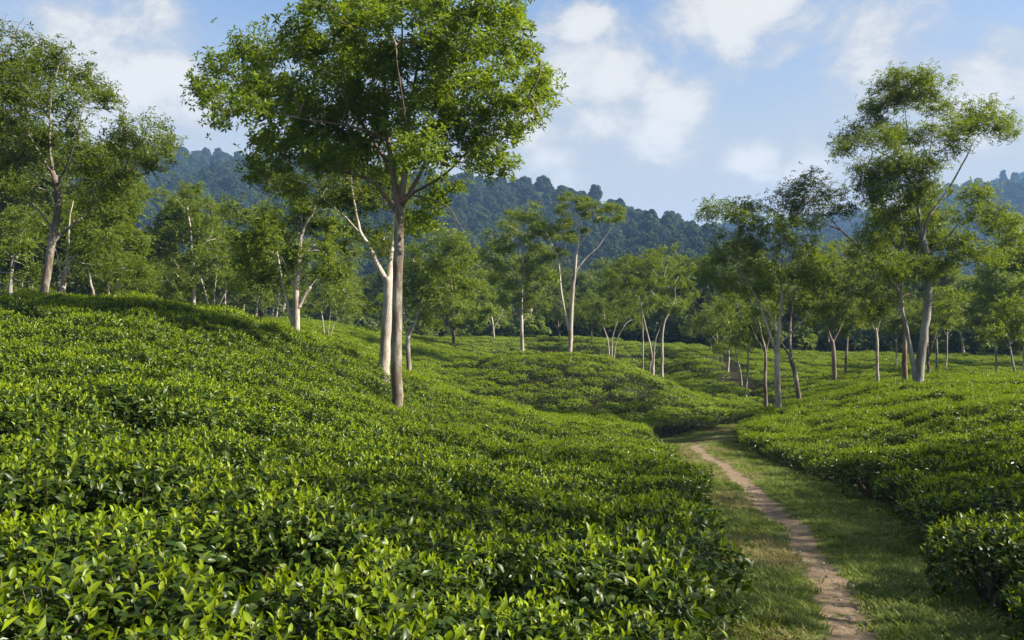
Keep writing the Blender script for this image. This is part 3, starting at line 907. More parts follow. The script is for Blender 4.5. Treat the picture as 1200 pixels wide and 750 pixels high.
photo_tree('small_tree', 'small grey tree with short forked trunk among tall trees on the knoll', 579, 405, 92, [
    ([(579, 405), (578, 385), (576, 370)], 3.4, 2), ([(578, 385), (586, 372), (590, 362)], 1.8, .8), ([(578, 382), (570, 372), (566, 365)], 1.6, .8)],
    [(578, 362, 18, 9), (592, 368, 12, 8), (565, 368, 12, 8), (580, 350, 14, 8)], seed=41, deep=40, **dict(OLIVE, len=.26, ros=9, tpa=1.3))
photo_tree('slender_tree', 'slim straight tree with pale trunk left of the umbrella crowned tree', 612, 413, 63, [
    ([(612, 414), (611, 363), (612, 335), (613, 300), (612, 270)], 5.4, 1.8), ([(613, 325), (625, 305), (632, 292)], 2.2, 1), ([(612, 335), (598, 312), (590, 300)], 2.2, 1), ([(612, 375), (604, 366), (600, 358)], 2, .9), ([(612, 378), (620, 368)], 2, .9)],
    [(600, 262, 22, 12), (622, 250, 22, 12), (585, 285, 22, 12), (612, 285, 24, 12), (638, 272, 18, 10), (575, 300, 16, 10), (600, 310, 24, 11), (632, 305, 18, 10), (588, 330, 20, 10), (615, 332, 20, 10), (640, 325, 14, 9), (605, 352, 18, 8), (626, 358, 12, 7)],
    seed=43, deep=80, **dict(MID, len=.24, ros=12, tpa=2.1))
photo_tree('umbrella_tree', 'umbrella crowned tree with twin white stems on top of the tea knoll', 668, 414, 61, [
    ([(667.5, 415), (671, 347), (673.6, 317), (676.7, 289), (679, 268), (683, 252)], 6.4, 1.6), ([(667, 388), (658, 344), (654.6, 307), (647, 287), (640, 272)], 3.6, 1.2),
    ([(674, 318), (686, 303), (701, 289), (715, 269), (722, 256)], 2.6, 1), ([(677, 290), (690, 272), (700, 258)], 1.8, .8), ([(673, 318), (664, 298), (662, 280)], 2.4, 1), ([(670, 400), (670, 350), (668, 318), (666, 300)], 3, 1.4)],
    [(680, 238, 24, 6), (705, 240, 24, 7), (725, 252, 18, 6), (690, 250, 22, 6), (660, 248, 16, 6), (670, 268, 18, 7), (645, 262, 20, 8), (655, 280, 16, 8), (630, 272, 18, 10), (710, 258, 14, 5), (668, 232, 14, 5), (650, 298, 12, 8)],
    seed=45, deep=70, rdep=1.5, cv=1.0, **dict(MID, len=.19, ros=13, tpa=4.2, rc=.34, flat=.4))
photo_tree('spreading_tree', 'clump of thin stems with a low olive crown on the far knoll', 716, 416, 84, [
    ([(714, 416), (712, 398), (706, 380)], 2.6, 1), ([(717, 416), (718, 395), (724, 376)], 2.8, 1), ([(720, 416), (724, 396), (733, 380)], 2.4, .9)],
    [(705, 375, 16, 10), (722, 368, 18, 11), (738, 378, 14, 9), (715, 355, 18, 10), (700, 358, 14, 9), (728, 350, 16, 10)], seed=47, deep=40, multi=True, **dict(OLIVE, len=.28, ros=10, tpa=1.7))
photo_tree('spreading_tree', 'pale green spreading tree with crossing pale stems beside the tea knoll', 772, 434, 72, [
    ([(776, 437), (776, 400), (778, 380), (784, 366), (792, 350)], 4, 1.4), ([(765, 430), (762, 405), (756, 380), (751, 358), (746, 340)], 3.4, 1.2), ([(766, 430), (768, 400), (776, 378)], 3, 1.4), ([(762, 428), (770, 410), (774, 395)], 2.6, 1.2), ([(752, 362), (742, 348), (734, 338)], 1.8, .8)],
    [(730, 318, 20, 10), (752, 305, 22, 10), (778, 302, 22, 10), (800, 318, 18, 10), (742, 332, 22, 9), (768, 325, 22, 10), (792, 338, 20, 10), (722, 340, 16, 9), (755, 352, 22, 9), (782, 358, 20, 9), (805, 352, 14, 9), (735, 362, 16, 8)],
    seed=49, deep=80, multi=True, **dict(MID, leaf='leaf_light', len=.25, ros=12, tpa=1.9))

# trees beside and behind the right-hand slope
photo_tree('forked_tree', 'pale grey tree with wide V fork where the tea slope meets the field', 912, 480, 43, [
    ([(913, 481), (911, 440), (911, 416)], 8, 6.5), ([(911, 417), (913, 385), (916, 355), (915, 330), (913, 308), (912, 280)], 5.4, 1.6), ([(911, 418), (899, 382), (887, 351), (872, 324), (860, 305)], 4.4, 1.2),
    ([(916, 352), (924, 335), (932, 322), (942, 308)], 3, 1.1), ([(912, 405), (925, 392), (943, 374), (955, 362)], 2.6, 1), ([(914, 395), (900, 365, .8), (880, 345, 1.2)], 2.2, .9)],
    [(850, 300, 24, 13), (838, 322, 18, 11), (872, 280, 26, 15), (892, 255, 26, 14), (872, 250, 18, 10), (905, 285, 28, 15), (925, 262, 18, 12), (938, 292, 20, 14), (888, 312, 28, 14), (918, 318, 26, 12), (860, 335, 22, 11), (948, 325, 20, 12), (895, 340, 24, 11), (845, 250, 16, 10, 2), (828, 252, 14, 10, 2)],
    seed=51, deep=110, **dict(OLIVE, leaf='leaf_olive', bark='bark_white', ros=14, len=.17, tpa=4.6))
photo_tree('leaning_tree', 'tree with brown trunk leaning left and crossing the pale forked tree', 936, 474, 46, [
    ([(937, 475), (932, 440), (926, 418)], 7, 5), ([(927, 420), (918, 405), (908, 385), (898, 372)], 3.4, 1.2), ([(927, 420), (926, 393), (928, 360), (936, 335), (942, 315)], 4, 1.2)],
    [(940, 320, 20, 12), (958, 335, 20, 12), (962, 310, 20, 12), (945, 345, 20, 10), (975, 325, 16, 10), (925, 350, 16, 9), (955, 362, 16, 8)], seed=53, deep=80, **dict(OLIVE, bark='bark_mottled', ros=12, len=.18, tpa=2.8))
photo_tree('straight_tree', 'straight thin brown trunk just left of the pale forked tree', 897, 473, 49, [
    ([(897, 474), (897, 440), (897, 414), (892, 393), (888, 370)], 5.2, 2), ([(897, 414), (901, 396), (905, 380)], 2.6, 1), ([(896, 412), (886, 395), (880, 380)], 2.4, 1)],
    [(885, 365, 20, 10), (865, 358, 18, 10), (902, 368, 16, 9), (875, 345, 20, 10)], seed=55, deep=70, **dict(OLIVE, bark='bark_mottled', len=.2, ros=11, tpa=2.4))
photo_tree('yellowgreen_tree', 'yellowish tree on a dark forked trunk beyond the right tea slope', 978, 448, 60, [
    ([(978, 448), (977, 415), (975, 398)], 5.6, 4.4), ([(975, 400), (969, 380), (966, 355)], 3, 1.2), ([(976, 402), (985, 382), (992, 355)], 3, 1.2)],
    [(985, 325, 24, 13), (1002, 340, 18, 12), (965, 330, 20, 12), (985, 350, 24, 12), (1002, 365, 16, 10), (962, 356, 20, 11), (980, 305, 22, 11), (1005, 315, 14, 10), (985, 375, 20, 8), (955, 375, 16, 9)],
    seed=57, deep=70, **dict(MID, leaf='leaf_olive', bark='bark_brown', len=.23, ros=12, tpa=2.3))
photo_tree('slender_tree', 'thin dark trunk just right of the dark forked yellowish tree', 990, 446, 64, [
    ([(990, 446), (992, 410), (994, 385)], 3.8, 2)], [(995, 378, 16, 8), (1008, 372, 12, 8), (985, 385, 10, 6)], seed=59, deep=40, **dict(MID, leaf='leaf_olive', bark='bark_brown', len=.24, ros=11, tpa=2.0))
photo_tree('tall_tree', 'tall open crowned tree with big pale V-forked trunk on the right tea crest', 1074, 446, 40, [
    ([(1076, 446), (1079, 420), (1084, 385), (1088, 340), (1086, 305), (1081, 281)], 11.5, 7.5),
    ([(1073, 444), (1069, 420), (1063, 389), (1056, 352), (1059, 311), (1058, 273), (1054, 235, .5)], 7, 2),
    ([(1081, 282), (1077, 251), (1073, 217), (1066, 170, .2), (1060, 125, .3)], 5, 1.6),
    ([(1081, 283), (1088, 255), (1108, 227), (1129, 191), (1142, 165), (1158, 148, .4)], 4.4, 1.2),
    ([(1074, 222), (1050, 190, -.6), (1020, 172, -1.0), (1002, 162, -1.2)], 2.6, 1),
    ([(1075, 232), (1086, 200, .6), (1092, 160, 1.0), (1094, 120, 1.0)], 2.8, 1),
    ([(1088, 320), (1110, 316, .5), (1149, 305, .8), (1190, 290, 1.0)], 2.8, 1),
    ([(1086, 312), (1060, 300, -1.0), (1035, 285, -1.8)], 2.6, 1),
    ([(1087, 300), (1108, 280, -.8), (1130, 255, -1.2), (1145, 240, -1.3)], 2.8, 1)],
    [(1060, 98, 22, 12), (1038, 118, 20, 13), (1085, 102, 20, 12), (1062, 120, 24, 12), (1025, 140, 14, 10), (1100, 122, 12, 9), (1000, 162, 16, 11), (985, 172, 10, 8), (1030, 165, 22, 9), (1058, 165, 24, 10), (1088, 160, 18, 9), (1035, 195, 26, 13), (1068, 195, 26, 13), (1092, 190, 10, 8),
     (1022, 215, 18, 12), (1048, 225, 28, 13), (1078, 228, 22, 12), (1040, 252, 24, 12), (1070, 258, 26, 12), (1098, 255, 14, 10), (1125, 150, 17, 13), (1145, 134, 18, 11), (1165, 146, 16, 11), (1180, 156, 9, 8), (1116, 170, 9, 9),
     (1110, 282, 22, 12), (1085, 285, 22, 10), (1055, 285, 26, 12), (1030, 280, 20, 12), (1130, 300, 18, 10), (1140, 235, 18, 10), (1150, 255, 18, 10), (1172, 262, 20, 11), (1190, 285, 16, 10), (1035, 312, 22, 10), (1065, 318, 24, 10), (1105, 312, 18, 9), (1165, 300, 16, 9)],
    seed=61, deep=110, cs=1.22, **dict(OLIVE, bark='bark_grey', ros=16, per=5, rc=.42, len=.15, tpa=8.0))
photo_tree('tall_tree', 'dark crowned tree with red brown trunk left of the big V-forked trunk', 1060, 448, 43, [
    ([(1060, 448), (1060, 420), (1060, 396), (1058, 360), (1050, 335)], 7, 4), ([(1052, 340), (1035, 318), (1015, 298), (988, 272), (965, 250), (950, 238)], 4, 1.2), ([(1056, 350), (1050, 310, .6), (1040, 280, 1.0)], 3, 1.2), ([(985, 270), (965, 262, .3), (940, 258, .4)], 1.8, .8)],
    [(930, 222, 18, 12), (950, 215, 20, 11), (972, 228, 18, 12), (945, 240, 24, 12), (970, 250, 18, 10), (992, 245, 12, 9), (920, 240, 12, 9), (948, 258, 20, 8), (1010, 300, 16, 9, 1.2), (1040, 330, 20, 10, 1.2), (1020, 345, 18, 9, 1.4), (1055, 345, 14, 8, 1.4), (1035, 365, 16, 8, 1.5)],
    seed=63, deep=60, **dict(OLIVE, leaf='leaf_dark', bark='bark_brown', ros=14, len=.16, tpa=4.6))
photo_tree('slender_tree', 'slender white trunk with forked top alone on the right tea slope', 1029, 451, 45, [
    ([(1029, 452), (1028, 425), (1028, 396), (1026, 385)], 4.4, 2.6), ([(1027, 392), (1022, 380), (1017, 370)], 1.8, .8), ([(1028, 388), (1032, 375), (1040, 362)], 2, .8)],
    [(1022, 368, 14, 8), (1038, 360, 14, 8), (1030, 352, 14, 7)], seed=65, deep=40, **dict(OLIVE, bark='bark_white', len=.17, ros=10, tpa=2.6))
photo_tree('slender_tree', 'brown forked stem close right of the big V-forked trunk', 1088, 440, 52, [
    ([(1088, 440), (1087, 415), (1086, 390), (1085, 370)], 4.6, 2), ([(1089, 418), (1094, 400), (1100, 380)], 2, .9)], [(1090, 362, 18, 9), (1108, 368, 16, 10), (1105, 350, 16, 9)], seed=67, deep=40, **dict(OLIVE, bark='bark_brown', len=.2, ros=11, tpa=2.4))
far_small = [('slender_tree', 'short white trunk on the far field left of the red brown trunk', 1050, 431, 76, 1050, 385, 2.6, 'bark_white'),
             ('slender_tree', 'grey trunk on the far field just past the brown forked stem', 1097, 437, 72, 1097, 382, 4.0, 'bark_grey'),
             ('forked_tree', 'small pale Y-forked tree on the far field beyond the right crest', 1108, 431, 76, 1110, 378, 2.6, 'bark_white'),
             ('acacia_tree', 'flat crowned tree with bent trunk at the right end of the field', 1168, 441, 62, 1163, 380, 3.6, 'bark_grey'),
             ('acacia_tree', 'curving trunked flat crowned tree nearest the right tea slope edge', 1190, 453, 50, 1182, 392, 4.0, 'bark_grey'),
             ('slender_tree', 'straight pale trunk behind the two flat crowned trees', 1199, 432, 70, 1199, 385, 3.6, 'bark_white'),
             ('slender_tree', 'white trunk at the head of the dark track across the field', 853, 433, 76, 853, 385, 3.4, 'bark_white'),
             ('slender_tree', 'short white trunk beside the top of the dark track', 840, 424, 84, 840, 385, 3.0, 'bark_white'),
             ('slender_tree', 'faint thin trunk at the far end of the dark track', 832, 418, 90, 832, 386, 2.4, 'bark_grey'),
             ('forked_tree', 'branching pale tree right beside the dark track in the field', 874, 456, 62, 877, 398, 3.4, 'bark_grey'),
             ('slender_tree', 'thin bent white stem beside the dark track lower in the field', 869, 449, 68, 862, 405, 2.4, 'bark_white'),
             ('slender_tree', 'pale trunk behind the slim straight tree on the knoll', 655, 410, 96, 654, 370, 3.2, 'bark_brown'),
             ('slender_tree', 'thin dark trunk in shade behind the umbrella crowned tree', 692, 412, 92, 693, 375, 2.4, 'bark_brown'),
             ('slender_tree', 'whitish stem behind the dark straight trunk on the knoll', 526, 409, 92, 526, 370, 2.6, 'bark_white')]
for i, (nm, lab, bx, by, Y, tx, ty, w, bk) in enumerate(far_small):
    flatc = nm == 'acacia_tree'
    cl = [(tx, ty - 8, 22, 6 if flatc else 12), (tx + 16, ty - 2, 16, 5 if flatc else 10), (tx - 16, ty - 1, 16, 5 if flatc else 10), (tx + 4, ty - 20, 18, 6 if flatc else 11)]
    if flatc:
        cl += [(tx + 22, ty - 20, 18, 6), (tx - 22, ty - 14, 16, 5), (tx + 8, ty - 34, 16, 5)]
    lb = [([(bx, by), ((bx * 2 + tx) / 3 + 1, (by * 2 + ty) / 3), (tx, ty + 6), (tx + 1, ty - 8)], w, w * 0.4), ([(tx, ty + 14), (tx + 8, ty + 2), (tx + 13, ty - 6)], w * .45, w * .2), ([(tx, ty + 16), (tx - 8, ty + 4), (tx - 13, ty - 4)], w * .45, w * .2)]
    photo_tree(nm, lab, bx, by, Y, lb, cl, seed=200 + i, deep=40, **dict(MID if flatc else OLIVE, bark=bk, len=.24, ros=10, tpa=2.2))


# ------------------------------------------------------------------ belt of trees behind the fields
def generic_tree(seed, H, kind):
    rng = np.random.default_rng(seed)
    th = H * rng.uniform(0.30, 0.42)
    lean = rng.normal(0, 0.04, 2) * H
    top = np.array([lean[0], lean[1], H * 0.86])
    limbs = [([np.array([0, 0, -0.3]), np.array([lean[0] * .2, lean[1] * .2, th * .6]), np.array([lean[0] * .5, lean[1] * .5, th]), (top + np.array([lean[0] * .5, lean[1] * .5, th])) / 2 + rng.normal(0, .2, 3), top], 0.17 * H / 12, 0.03)]
    cl = []
    W = H * {'round': 0.30, 'tall': 0.22, 'flat': 0.42}[kind]
    nb = 7
    for i in range(nb):
        a = i * GOLD + rng.uniform(0, 0.6)
        f = (i + .5) / nb
        hz = th + (H * 0.9 - th) * (f if kind != 'flat' else 0.55 + 0.35 * f)
        rr = W * (math.sin(math.pi * (0.22 + 0.7 * f)) if kind != 'flat' else 0.9) * rng.uniform(0.75, 1.1)
        end = np.array([rr * math.cos(a), rr * math.sin(a), hz])
        st = np.array([lean[0] * .6, lean[1] * .6, th * (0.85 + 0.5 * f)])
        limbs.append(([st, (st + end) / 2 + np.array([0, 0, -0.05 * H]), end], 0.07 * H / 12, 0.02))
        for j in range(3):
            o = rng.normal(0, 0.11 * H, 3) * np.array([1, 1, .5])
            s = H * rng.uniform(0.10, 0.15)
            cl.append((end + o, (s, s, s * (0.62 if kind != 'flat' else .3)), int(8 + 4 * rng.random())))
    for j in range(4):
        s = H * rng.uniform(0.11, 0.16)
        cl.append((top + rng.normal(0, 0.07 * H, 3), (s, s, s * .6), 10))
    return limbs, cl


BELT = []
for i, (kind, leaf, bark, H) in enumerate([('round', 'leaf_light', 'bark_white', 14), ('round', 'leaf_olive', 'bark_grey', 15), ('tall', 'leaf_light', 'bark_white', 16), ('tall', 'leaf_dark', 'bark_grey', 15),
                                           ('flat', 'leaf_light', 'bark_grey', 13), ('round', 'leaf_dark', 'bark_brown', 13), ('round', 'leaf_light', 'bark_grey', 12), ('tall', 'leaf_olive', 'bark_white', 14)]):
    lb, cl = generic_tree(400 + i, H, kind)
    BELT.append((kind, leaf, build_tree(lb, cl, dict(seed=410 + i, leaf=leaf, bark=bark, ros=17, per=5, rc=0.6, len=0.36, wid=0.42, r_tip=.015, sides=6, tsides=3, el=.1))))

KINDTXT = {'round': 'rounded', 'tall': 'tall narrow', 'flat': 'flat topped'}
LEAFTXT = {'leaf_light': 'light green', 'leaf_olive': 'olive green', 'leaf_dark': 'dark green'}
brng = np.random.default_rng(55)
spots = []
for Y0, Y1, n in ((104, 128, 36), (128, 160, 50), (160, 210, 70)):
    for j in range(n):
        px = -60 + (j + brng.uniform(0.05, 0.95)) * 1330 / n
        Y = brng.uniform(Y0, Y1)
        spots.append((px, Y))
spots += [(-30, 70), (20, 78), (70, 66), (120, 84), (160, 78), (185, 92), (265, 95), (10, 58), (145, 64), (285, 100), (1130, 105), (1185, 98), (1235, 80), (1222, 62)]
for (px, Y) in spots:
    x = (px - 600) / FPX * Y
    # keep the track and the open field clear
    if Y < 112 and 290 < px < 480: continue
    if Y < 107 and 560 < px < 1110: continue
    v = int(brng.integers(0, len(BELT)))
    kind, leaf, ms = BELT[v]
    place_tree('woodland_tree', ms, (x, Y, gz(x, Y) - 0.05), '%s %s tree in the woodland belt behind the tea fields' % (KINDTXT[kind], LEAFTXT[leaf]), 'tree',
               'trees of the woodland belt', brng.uniform(0, 6.28), brng.uniform(0.72, 1.08))

# trees just outside the picture on the sunny side: their shade dapples the near slope and the path
_lb, _cl = generic_tree(470, 14, 'round')
SHADE = build_tree(_lb, _cl, dict(seed=471, leaf='leaf_main', bark='bark_mottled', ros=14, per=5, rc=0.6, len=0.17, wid=0.42, r_tip=.012, sides=8, tsides=4, el=.1))
for x, y, sc, rz, lab in [(18.5, 10.0, .85, .4, 'largest broadleaf shade tree standing in tea right of the small tea block'),
                          (15.0, 15.5, .75, 2.2, 'medium shade tree standing in the right tea slope past the cross gap'),
                          (11.5, 6.5, .72, 1.1, 'smallest shade tree standing right beside the small tea block')]:
    place_tree('shade_tree', SHADE, (x, y, gz(x, y) - .05), lab, 'tree', 'shade trees beside the view', rz, sc)


# ------------------------------------------------------------------ far wooded hills
def hill(name, crest, footY, seed, ns=150, ntt=56, amp=9.0):
    """crest: (bearing, elevation pixel, distance) of the bare ridge line"""
    rng = np.random.default_rng(seed)
    C = np.array(crest, float)
    px = np.linspace(C[0, 0], C[-1, 0], ns)
    py = np.interp(px, C[:, 0], C[:, 1]); Yc = np.interp(px, C[:, 0], C[:, 2])
    ker = np.hanning(15); ker /= ker.sum()
    sm = lambda v: np.convolve(np.pad(v, 7, mode='edge'), ker, 'valid')
    py, Yc = sm(py), sm(Yc)
    Xc = (px - 600) / FPX * Yc
    Zc = EYEZ - (py - 375) / FPX * Yc
    T = np.concatenate([np.linspace(0, 1, ntt), np.linspace(1.06, 1.5, 8)])
    V = np.zeros((ns, len(T), 3))
    ph = rng.uniform(0, 6.28, 8)
    for j, t in enumerate(T):
        Yt = footY + (Yc - footY) * t
        Xt = Xc * (0.42 + 0.58 * np.minimum(t, 1.0)) * (footY + (Yc - footY) * t) / (Yc * (0.42 + 0.58 * np.minimum(t, 1.0))) if t <= 1 else Xc * Yt / Yc
        f = t ** 1.15 if t <= 1 else 1 - (t - 1) * 1.1
        z = 0.8 + (Zc - 0.8) * f
        env = math.sin(math.pi * min(t, 1.0)) ** 0.7
        spur = np.sin(Xt / 46 + ph[0] + t * 2) + 0.6 * np.sin(Xt / 21 + ph[1] - t * 3) + 0.5 * np.sin(Xt / 85 + Yt / 60 + ph[2])
        V[:, j] = np.stack([Xt, Yt, z + amp * env * spur], -1)
    n2 = len(T)
    i = np.arange(ns - 1)[:, None] * n2 + np.arange(n2 - 1)[None]
    q = np.stack([i, i + n2, i + n2 + 1, i + 1], -1).reshape(-1, 4)
    me = mesh_np(name, V.reshape(-1, 3), q, None, [M['ground']], smooth_sh=True)
    a = me.attributes.new('verge', 'FLOAT', 'POINT')
    a.data.foreach_set('value', np.full(len(me.vertices), 0.4, np.float32))
    o = tag(link(bpy.data.objects.new(name, me)), kind='structure')
    return V, o


def instancer(name, pts, rot, scl, vid, protos, label, cat='plants'):
    """one 'stuff' object: points that each carry one of the prototype plants"""
    src = bpy.data.collections.new(name + '_kinds')
    for i, pm in enumerate(protos):
        src.objects.link(bpy.data.objects.new('%s_kind_%02d' % (name, i), pm))
    me = bpy.data.meshes.new(name)
    me.vertices.add(len(pts))
    me.vertices.foreach_set('co', np.asarray(pts, np.float32).ravel())
    me.attributes.new('rot', 'FLOAT_VECTOR', 'POINT').data.foreach_set('vector', np.asarray(rot, np.float32).ravel())
    me.attributes.new('scl', 'FLOAT_VECTOR', 'POINT').data.foreach_set('vector', np.asarray(scl, np.float32).ravel())
    me.attributes.new('vid', 'INT', 'POINT').data.foreach_set('value', np.asarray(vid, np.int32))
    o = link(bpy.data.objects.new(name, me))
    tag(o, label, cat, kind='stuff')
    g = bpy.data.node_groups.new(name + '_scatter', 'GeometryNodeTree')
    g.interface.new_socket('Geometry', in_out='INPUT', socket_type='NodeSocketGeometry')
    g.interface.new_socket('Geometry', in_out='OUTPUT', socket_type='NodeSocketGeometry')
    gi = g.nodes.new('NodeGroupInput'); go = g.nodes.new('NodeGroupOutput')
    ci = g.nodes.new('GeometryNodeCollectionInfo')
    ci.inputs['Collection'].default_value = src
    ci.inputs['Separate Children'].default_value = True
    ci.inputs['Reset Children'].default_value = True
    ip = g.nodes.new('GeometryNodeInstanceOnPoints')
    def attr(nm, ty):
        a = g.nodes.new('GeometryNodeInputNamedAttribute')
        a.data_type = ty
        a.inputs['Name'].default_value = nm
        return a.outputs['Attribute']
    g.links.new(gi.outputs[0], ip.inputs['Points'])
    g.links.new(ci.outputs[0], ip.inputs['Instance'])
    ip.inputs['Pick Instance'].default_value = True
    g.links.new(attr('vid', 'INT'), ip.inputs['Instance Index'])
    g.links.new(attr('rot', 'FLOAT_VECTOR'), ip.inputs['Rotation'])
    g.links.new(attr('scl', 'FLOAT_VECTOR'), ip.inputs['Scale'])
    g.links.new(ip.outputs[0], go.inputs[0])
    md = o.modifiers.new('scatter', 'NODES')
    md.node_group = g
    return o


def forest_proto(seed, shape, leaf='leaf_far'):
    """far tree: lumpy crown of leaf sprays on a short trunk, 12 m tall"""
    rng = np.random.default_rng(seed)
    s = Soup()
    tube(s, [(0, 0, -1.5), (0.1, 0, 3), (0, 0.1, 7)], [0.35, 0.28, 0.15], 5, 1, rng=rng)
    lumps = []
    for i in range(11):
        a = i * GOLD; f = (i + .5) / 11
        if shape == 'cone':
            z = 3.5 + 8 * f; r = 2.6 * (1 - f) + 0.4
        else:
            z = 5.0 + 5.2 * f; r = 3.2 * math.sqrt(max(0.05, 1 - (f * 1.05 - .2) ** 2)) * (1 - .35 * f)
        lumps.append((np.array([r * math.cos(a), r * math.sin(a), z]), rng.uniform(1.5, 2.3)))
    for c, r in lumps:
        n = 85
        v = rand_dirs(n, rng)
        v[:, 2] = np.where(v[:, 2] < -.3, -v[:, 2], v[:, 2])
        p = c + v * r * np.array([1, 1, .75]) * rng.uniform(.75, 1.05, (n, 1))
        d = unit(np.cross(v, rand_dirs(n, rng)))
        leaves_simple(s, p - d * .4, d, v + .35 * rng.standard_normal((n, 3)), rng.uniform(.8, 1.4, n), rng.uniform(.5, .9, n), 0)
        # shaded heart of the lump
        hx = c + rand_dirs(8, rng) * r * .45
        dd = rand_dirs(8, rng)
        leaves_simple(s, hx - dd, dd, rand_dirs(8, rng), np.full(8, 2.4), np.full(8, 1.8), 0)
    return s.mesh('forest_tree_%d' % seed, [M[leaf], M['bark_grey']])


FOREST = [forest_proto(600 + i, 'cone' if i % 4 == 3 else 'round') for i in range(6)]


SHRUBS = [forest_proto(650 + i, 'round', ('leaf_olive', 'leaf_light', 'leaf_dark')[i % 3]) for i in range(6)]


def wood_on(V, name, spacing, size, seed, label):
    """trees over a hill's surface, one per spacing metres"""
    rng = np.random.default_rng(seed)
    ns, n2, _ = V.shape
    pts = []
    for i in range(ns - 1):
        for j in range(2, n2 - 4):
            a, b, c, d = V[i, j], V[i + 1, j], V[i, j + 1], V[i + 1, j + 1]
            area = np.linalg.norm(np.cross(b - a, c - a))
            k = rng.poisson(area / spacing ** 2)
            for _ in range(k):
                u, v = rng.random(2)
                pts.append((a * (1 - u) + b * u) * (1 - v) + (c * (1 - u) + d * u) * v)
    pts = np.array(pts)
    n = len(pts)
    sc = size * rng.uniform(.45, 1.05, (n, 1)) ** 1.0 * 1.35 * np.ones((1, 3)); sc[:, 2] *= rng.uniform(.8, 1.45, n)
    rot = np.zeros((n, 3)); rot[:, 2] = rng.uniform(0, 6.28, n)
    pts[:, 2] -= 1.0
    return instancer(name, pts, rot, sc, rng.integers(0, len(FOREST), n), FOREST, label, 'forest')


V1, _ = hill('wooded_hill', [(-350, 185, 800), (0, 185, 800), (120, 186, 790), (200, 184, 780), (270, 192, 760), (400, 205, 700), (560, 222, 600), (620, 221, 570), (660, 228, 560), (700, 245, 540), (750, 265, 520), (800, 283, 505), (850, 305, 490), (950, 345, 470), (1100, 372, 450)], 225, 1)
V2, _ = hill('wooded_hill', [(640, 345, 1300), (750, 300, 1280), (850, 272, 1260), (985, 262, 1250), (1050, 256, 1200), (1100, 234, 1150), (1150, 221, 1100), (1200, 216, 1100), (1300, 204, 1100), (1450, 205, 1100)], 480, 2, amp=14)
V3, _ = hill('wooded_hill', [(950, 330, 1620), (1050, 270, 1600), (1120, 240, 1580), (1160, 222, 1560), (1200, 205, 1550), (1260, 192, 1550), (1400, 188, 1550)], 1180, 3, ns=80, ntt=30, amp=18)
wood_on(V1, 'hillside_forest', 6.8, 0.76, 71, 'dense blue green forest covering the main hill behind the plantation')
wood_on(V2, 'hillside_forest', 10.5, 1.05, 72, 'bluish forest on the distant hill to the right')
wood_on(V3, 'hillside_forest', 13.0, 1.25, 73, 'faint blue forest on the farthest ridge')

# low shrubs under and behind the belt
urng = np.random.default_rng(91)
uy = urng.uniform(104, 250, 2800); ux = urng.uniform(-1, 1, 2800) * 0.72 * uy
ok = uy > 106
ux, uy = ux[ok], uy[ok]
us = urng.uniform(.16, .42, (len(ux), 1)) * np.array([[1.25, 1.25, 1.0]])
ur = np.zeros((len(ux), 3)); ur[:, 2] = urng.uniform(0, 6.28, len(ux))
instancer('undergrowth', np.stack([ux, uy, ground(ux, uy) - .8], -1), ur, us, urng.integers(0, len(SHRUBS), len(ux)), SHRUBS, 'dark shrubby undergrowth beneath the woodland belt', 'undergrowth')

# ------------------------------------------------------------------ tea planting
sites = plant_sites()
sites = [(x, y, s, a) for (x, y, s, a) in sites if all((x - tx) ** 2 + (y - ty) ** 2 > 0.30 ** 2 for tx, ty in TRUNKS)]
SX = np.array(sites)
# gaps where a bush has died back
_d = np.hypot(SX[:, 0], SX[:, 1])
_e = np.minimum(np.abs(SX[:, 0] - np.interp(SX[:, 1], PY, XL)), np.abs(SX[:, 0] - np.interp(SX[:, 1], PY, XR)))
SX = SX[~((np.random.default_rng(5).random(len(SX)) < 0.045) & (_d > 5) & (_e > 1.2))]
SZ = ground(SX[:, 0], SX[:, 1])
eps = 0.4
gx = (ground(SX[:, 0] + eps, SX[:, 1]) - ground(SX[:, 0] - eps, SX[:, 1])) / (2 * eps)
gy = (ground(SX[:, 0], SX[:, 1] + eps) - ground(SX[:, 0], SX[:, 1] - eps)) / (2 * eps)
dist = np.hypot(SX[:, 0], SX[:, 1])
ppx = 600 + SX[:, 0] / np.maximum(SX[:, 1], .5) * FPX
ppy = 375 + (EYEZ - SZ - BUSH_H) / np.maximum(SX[:, 1], .5) * FPX
inview = (ppx > -90 * 6 / np.maximum(dist, 6)) & (ppx < 1200 + 90 * 6 / np.maximum(dist, 6)) & (ppy < 860) & (SX[:, 1] > 1.5)
order = np.argsort(np.where(inview, dist, 1e6))
single = set(order[:300].tolist())
trng = np.random.default_rng(21)
rotz = np.where(SX[:, 1] > 41, SX[:, 3] + math.pi * trng.integers(0, 2, len(SX)) + trng.normal(0, .12, len(SX)), trng.uniform(0, 6.28, len(SX)))
long = np.where(SX[:, 1] > 41, trng.uniform(1.15, 1.4, len(SX)), 1.0)
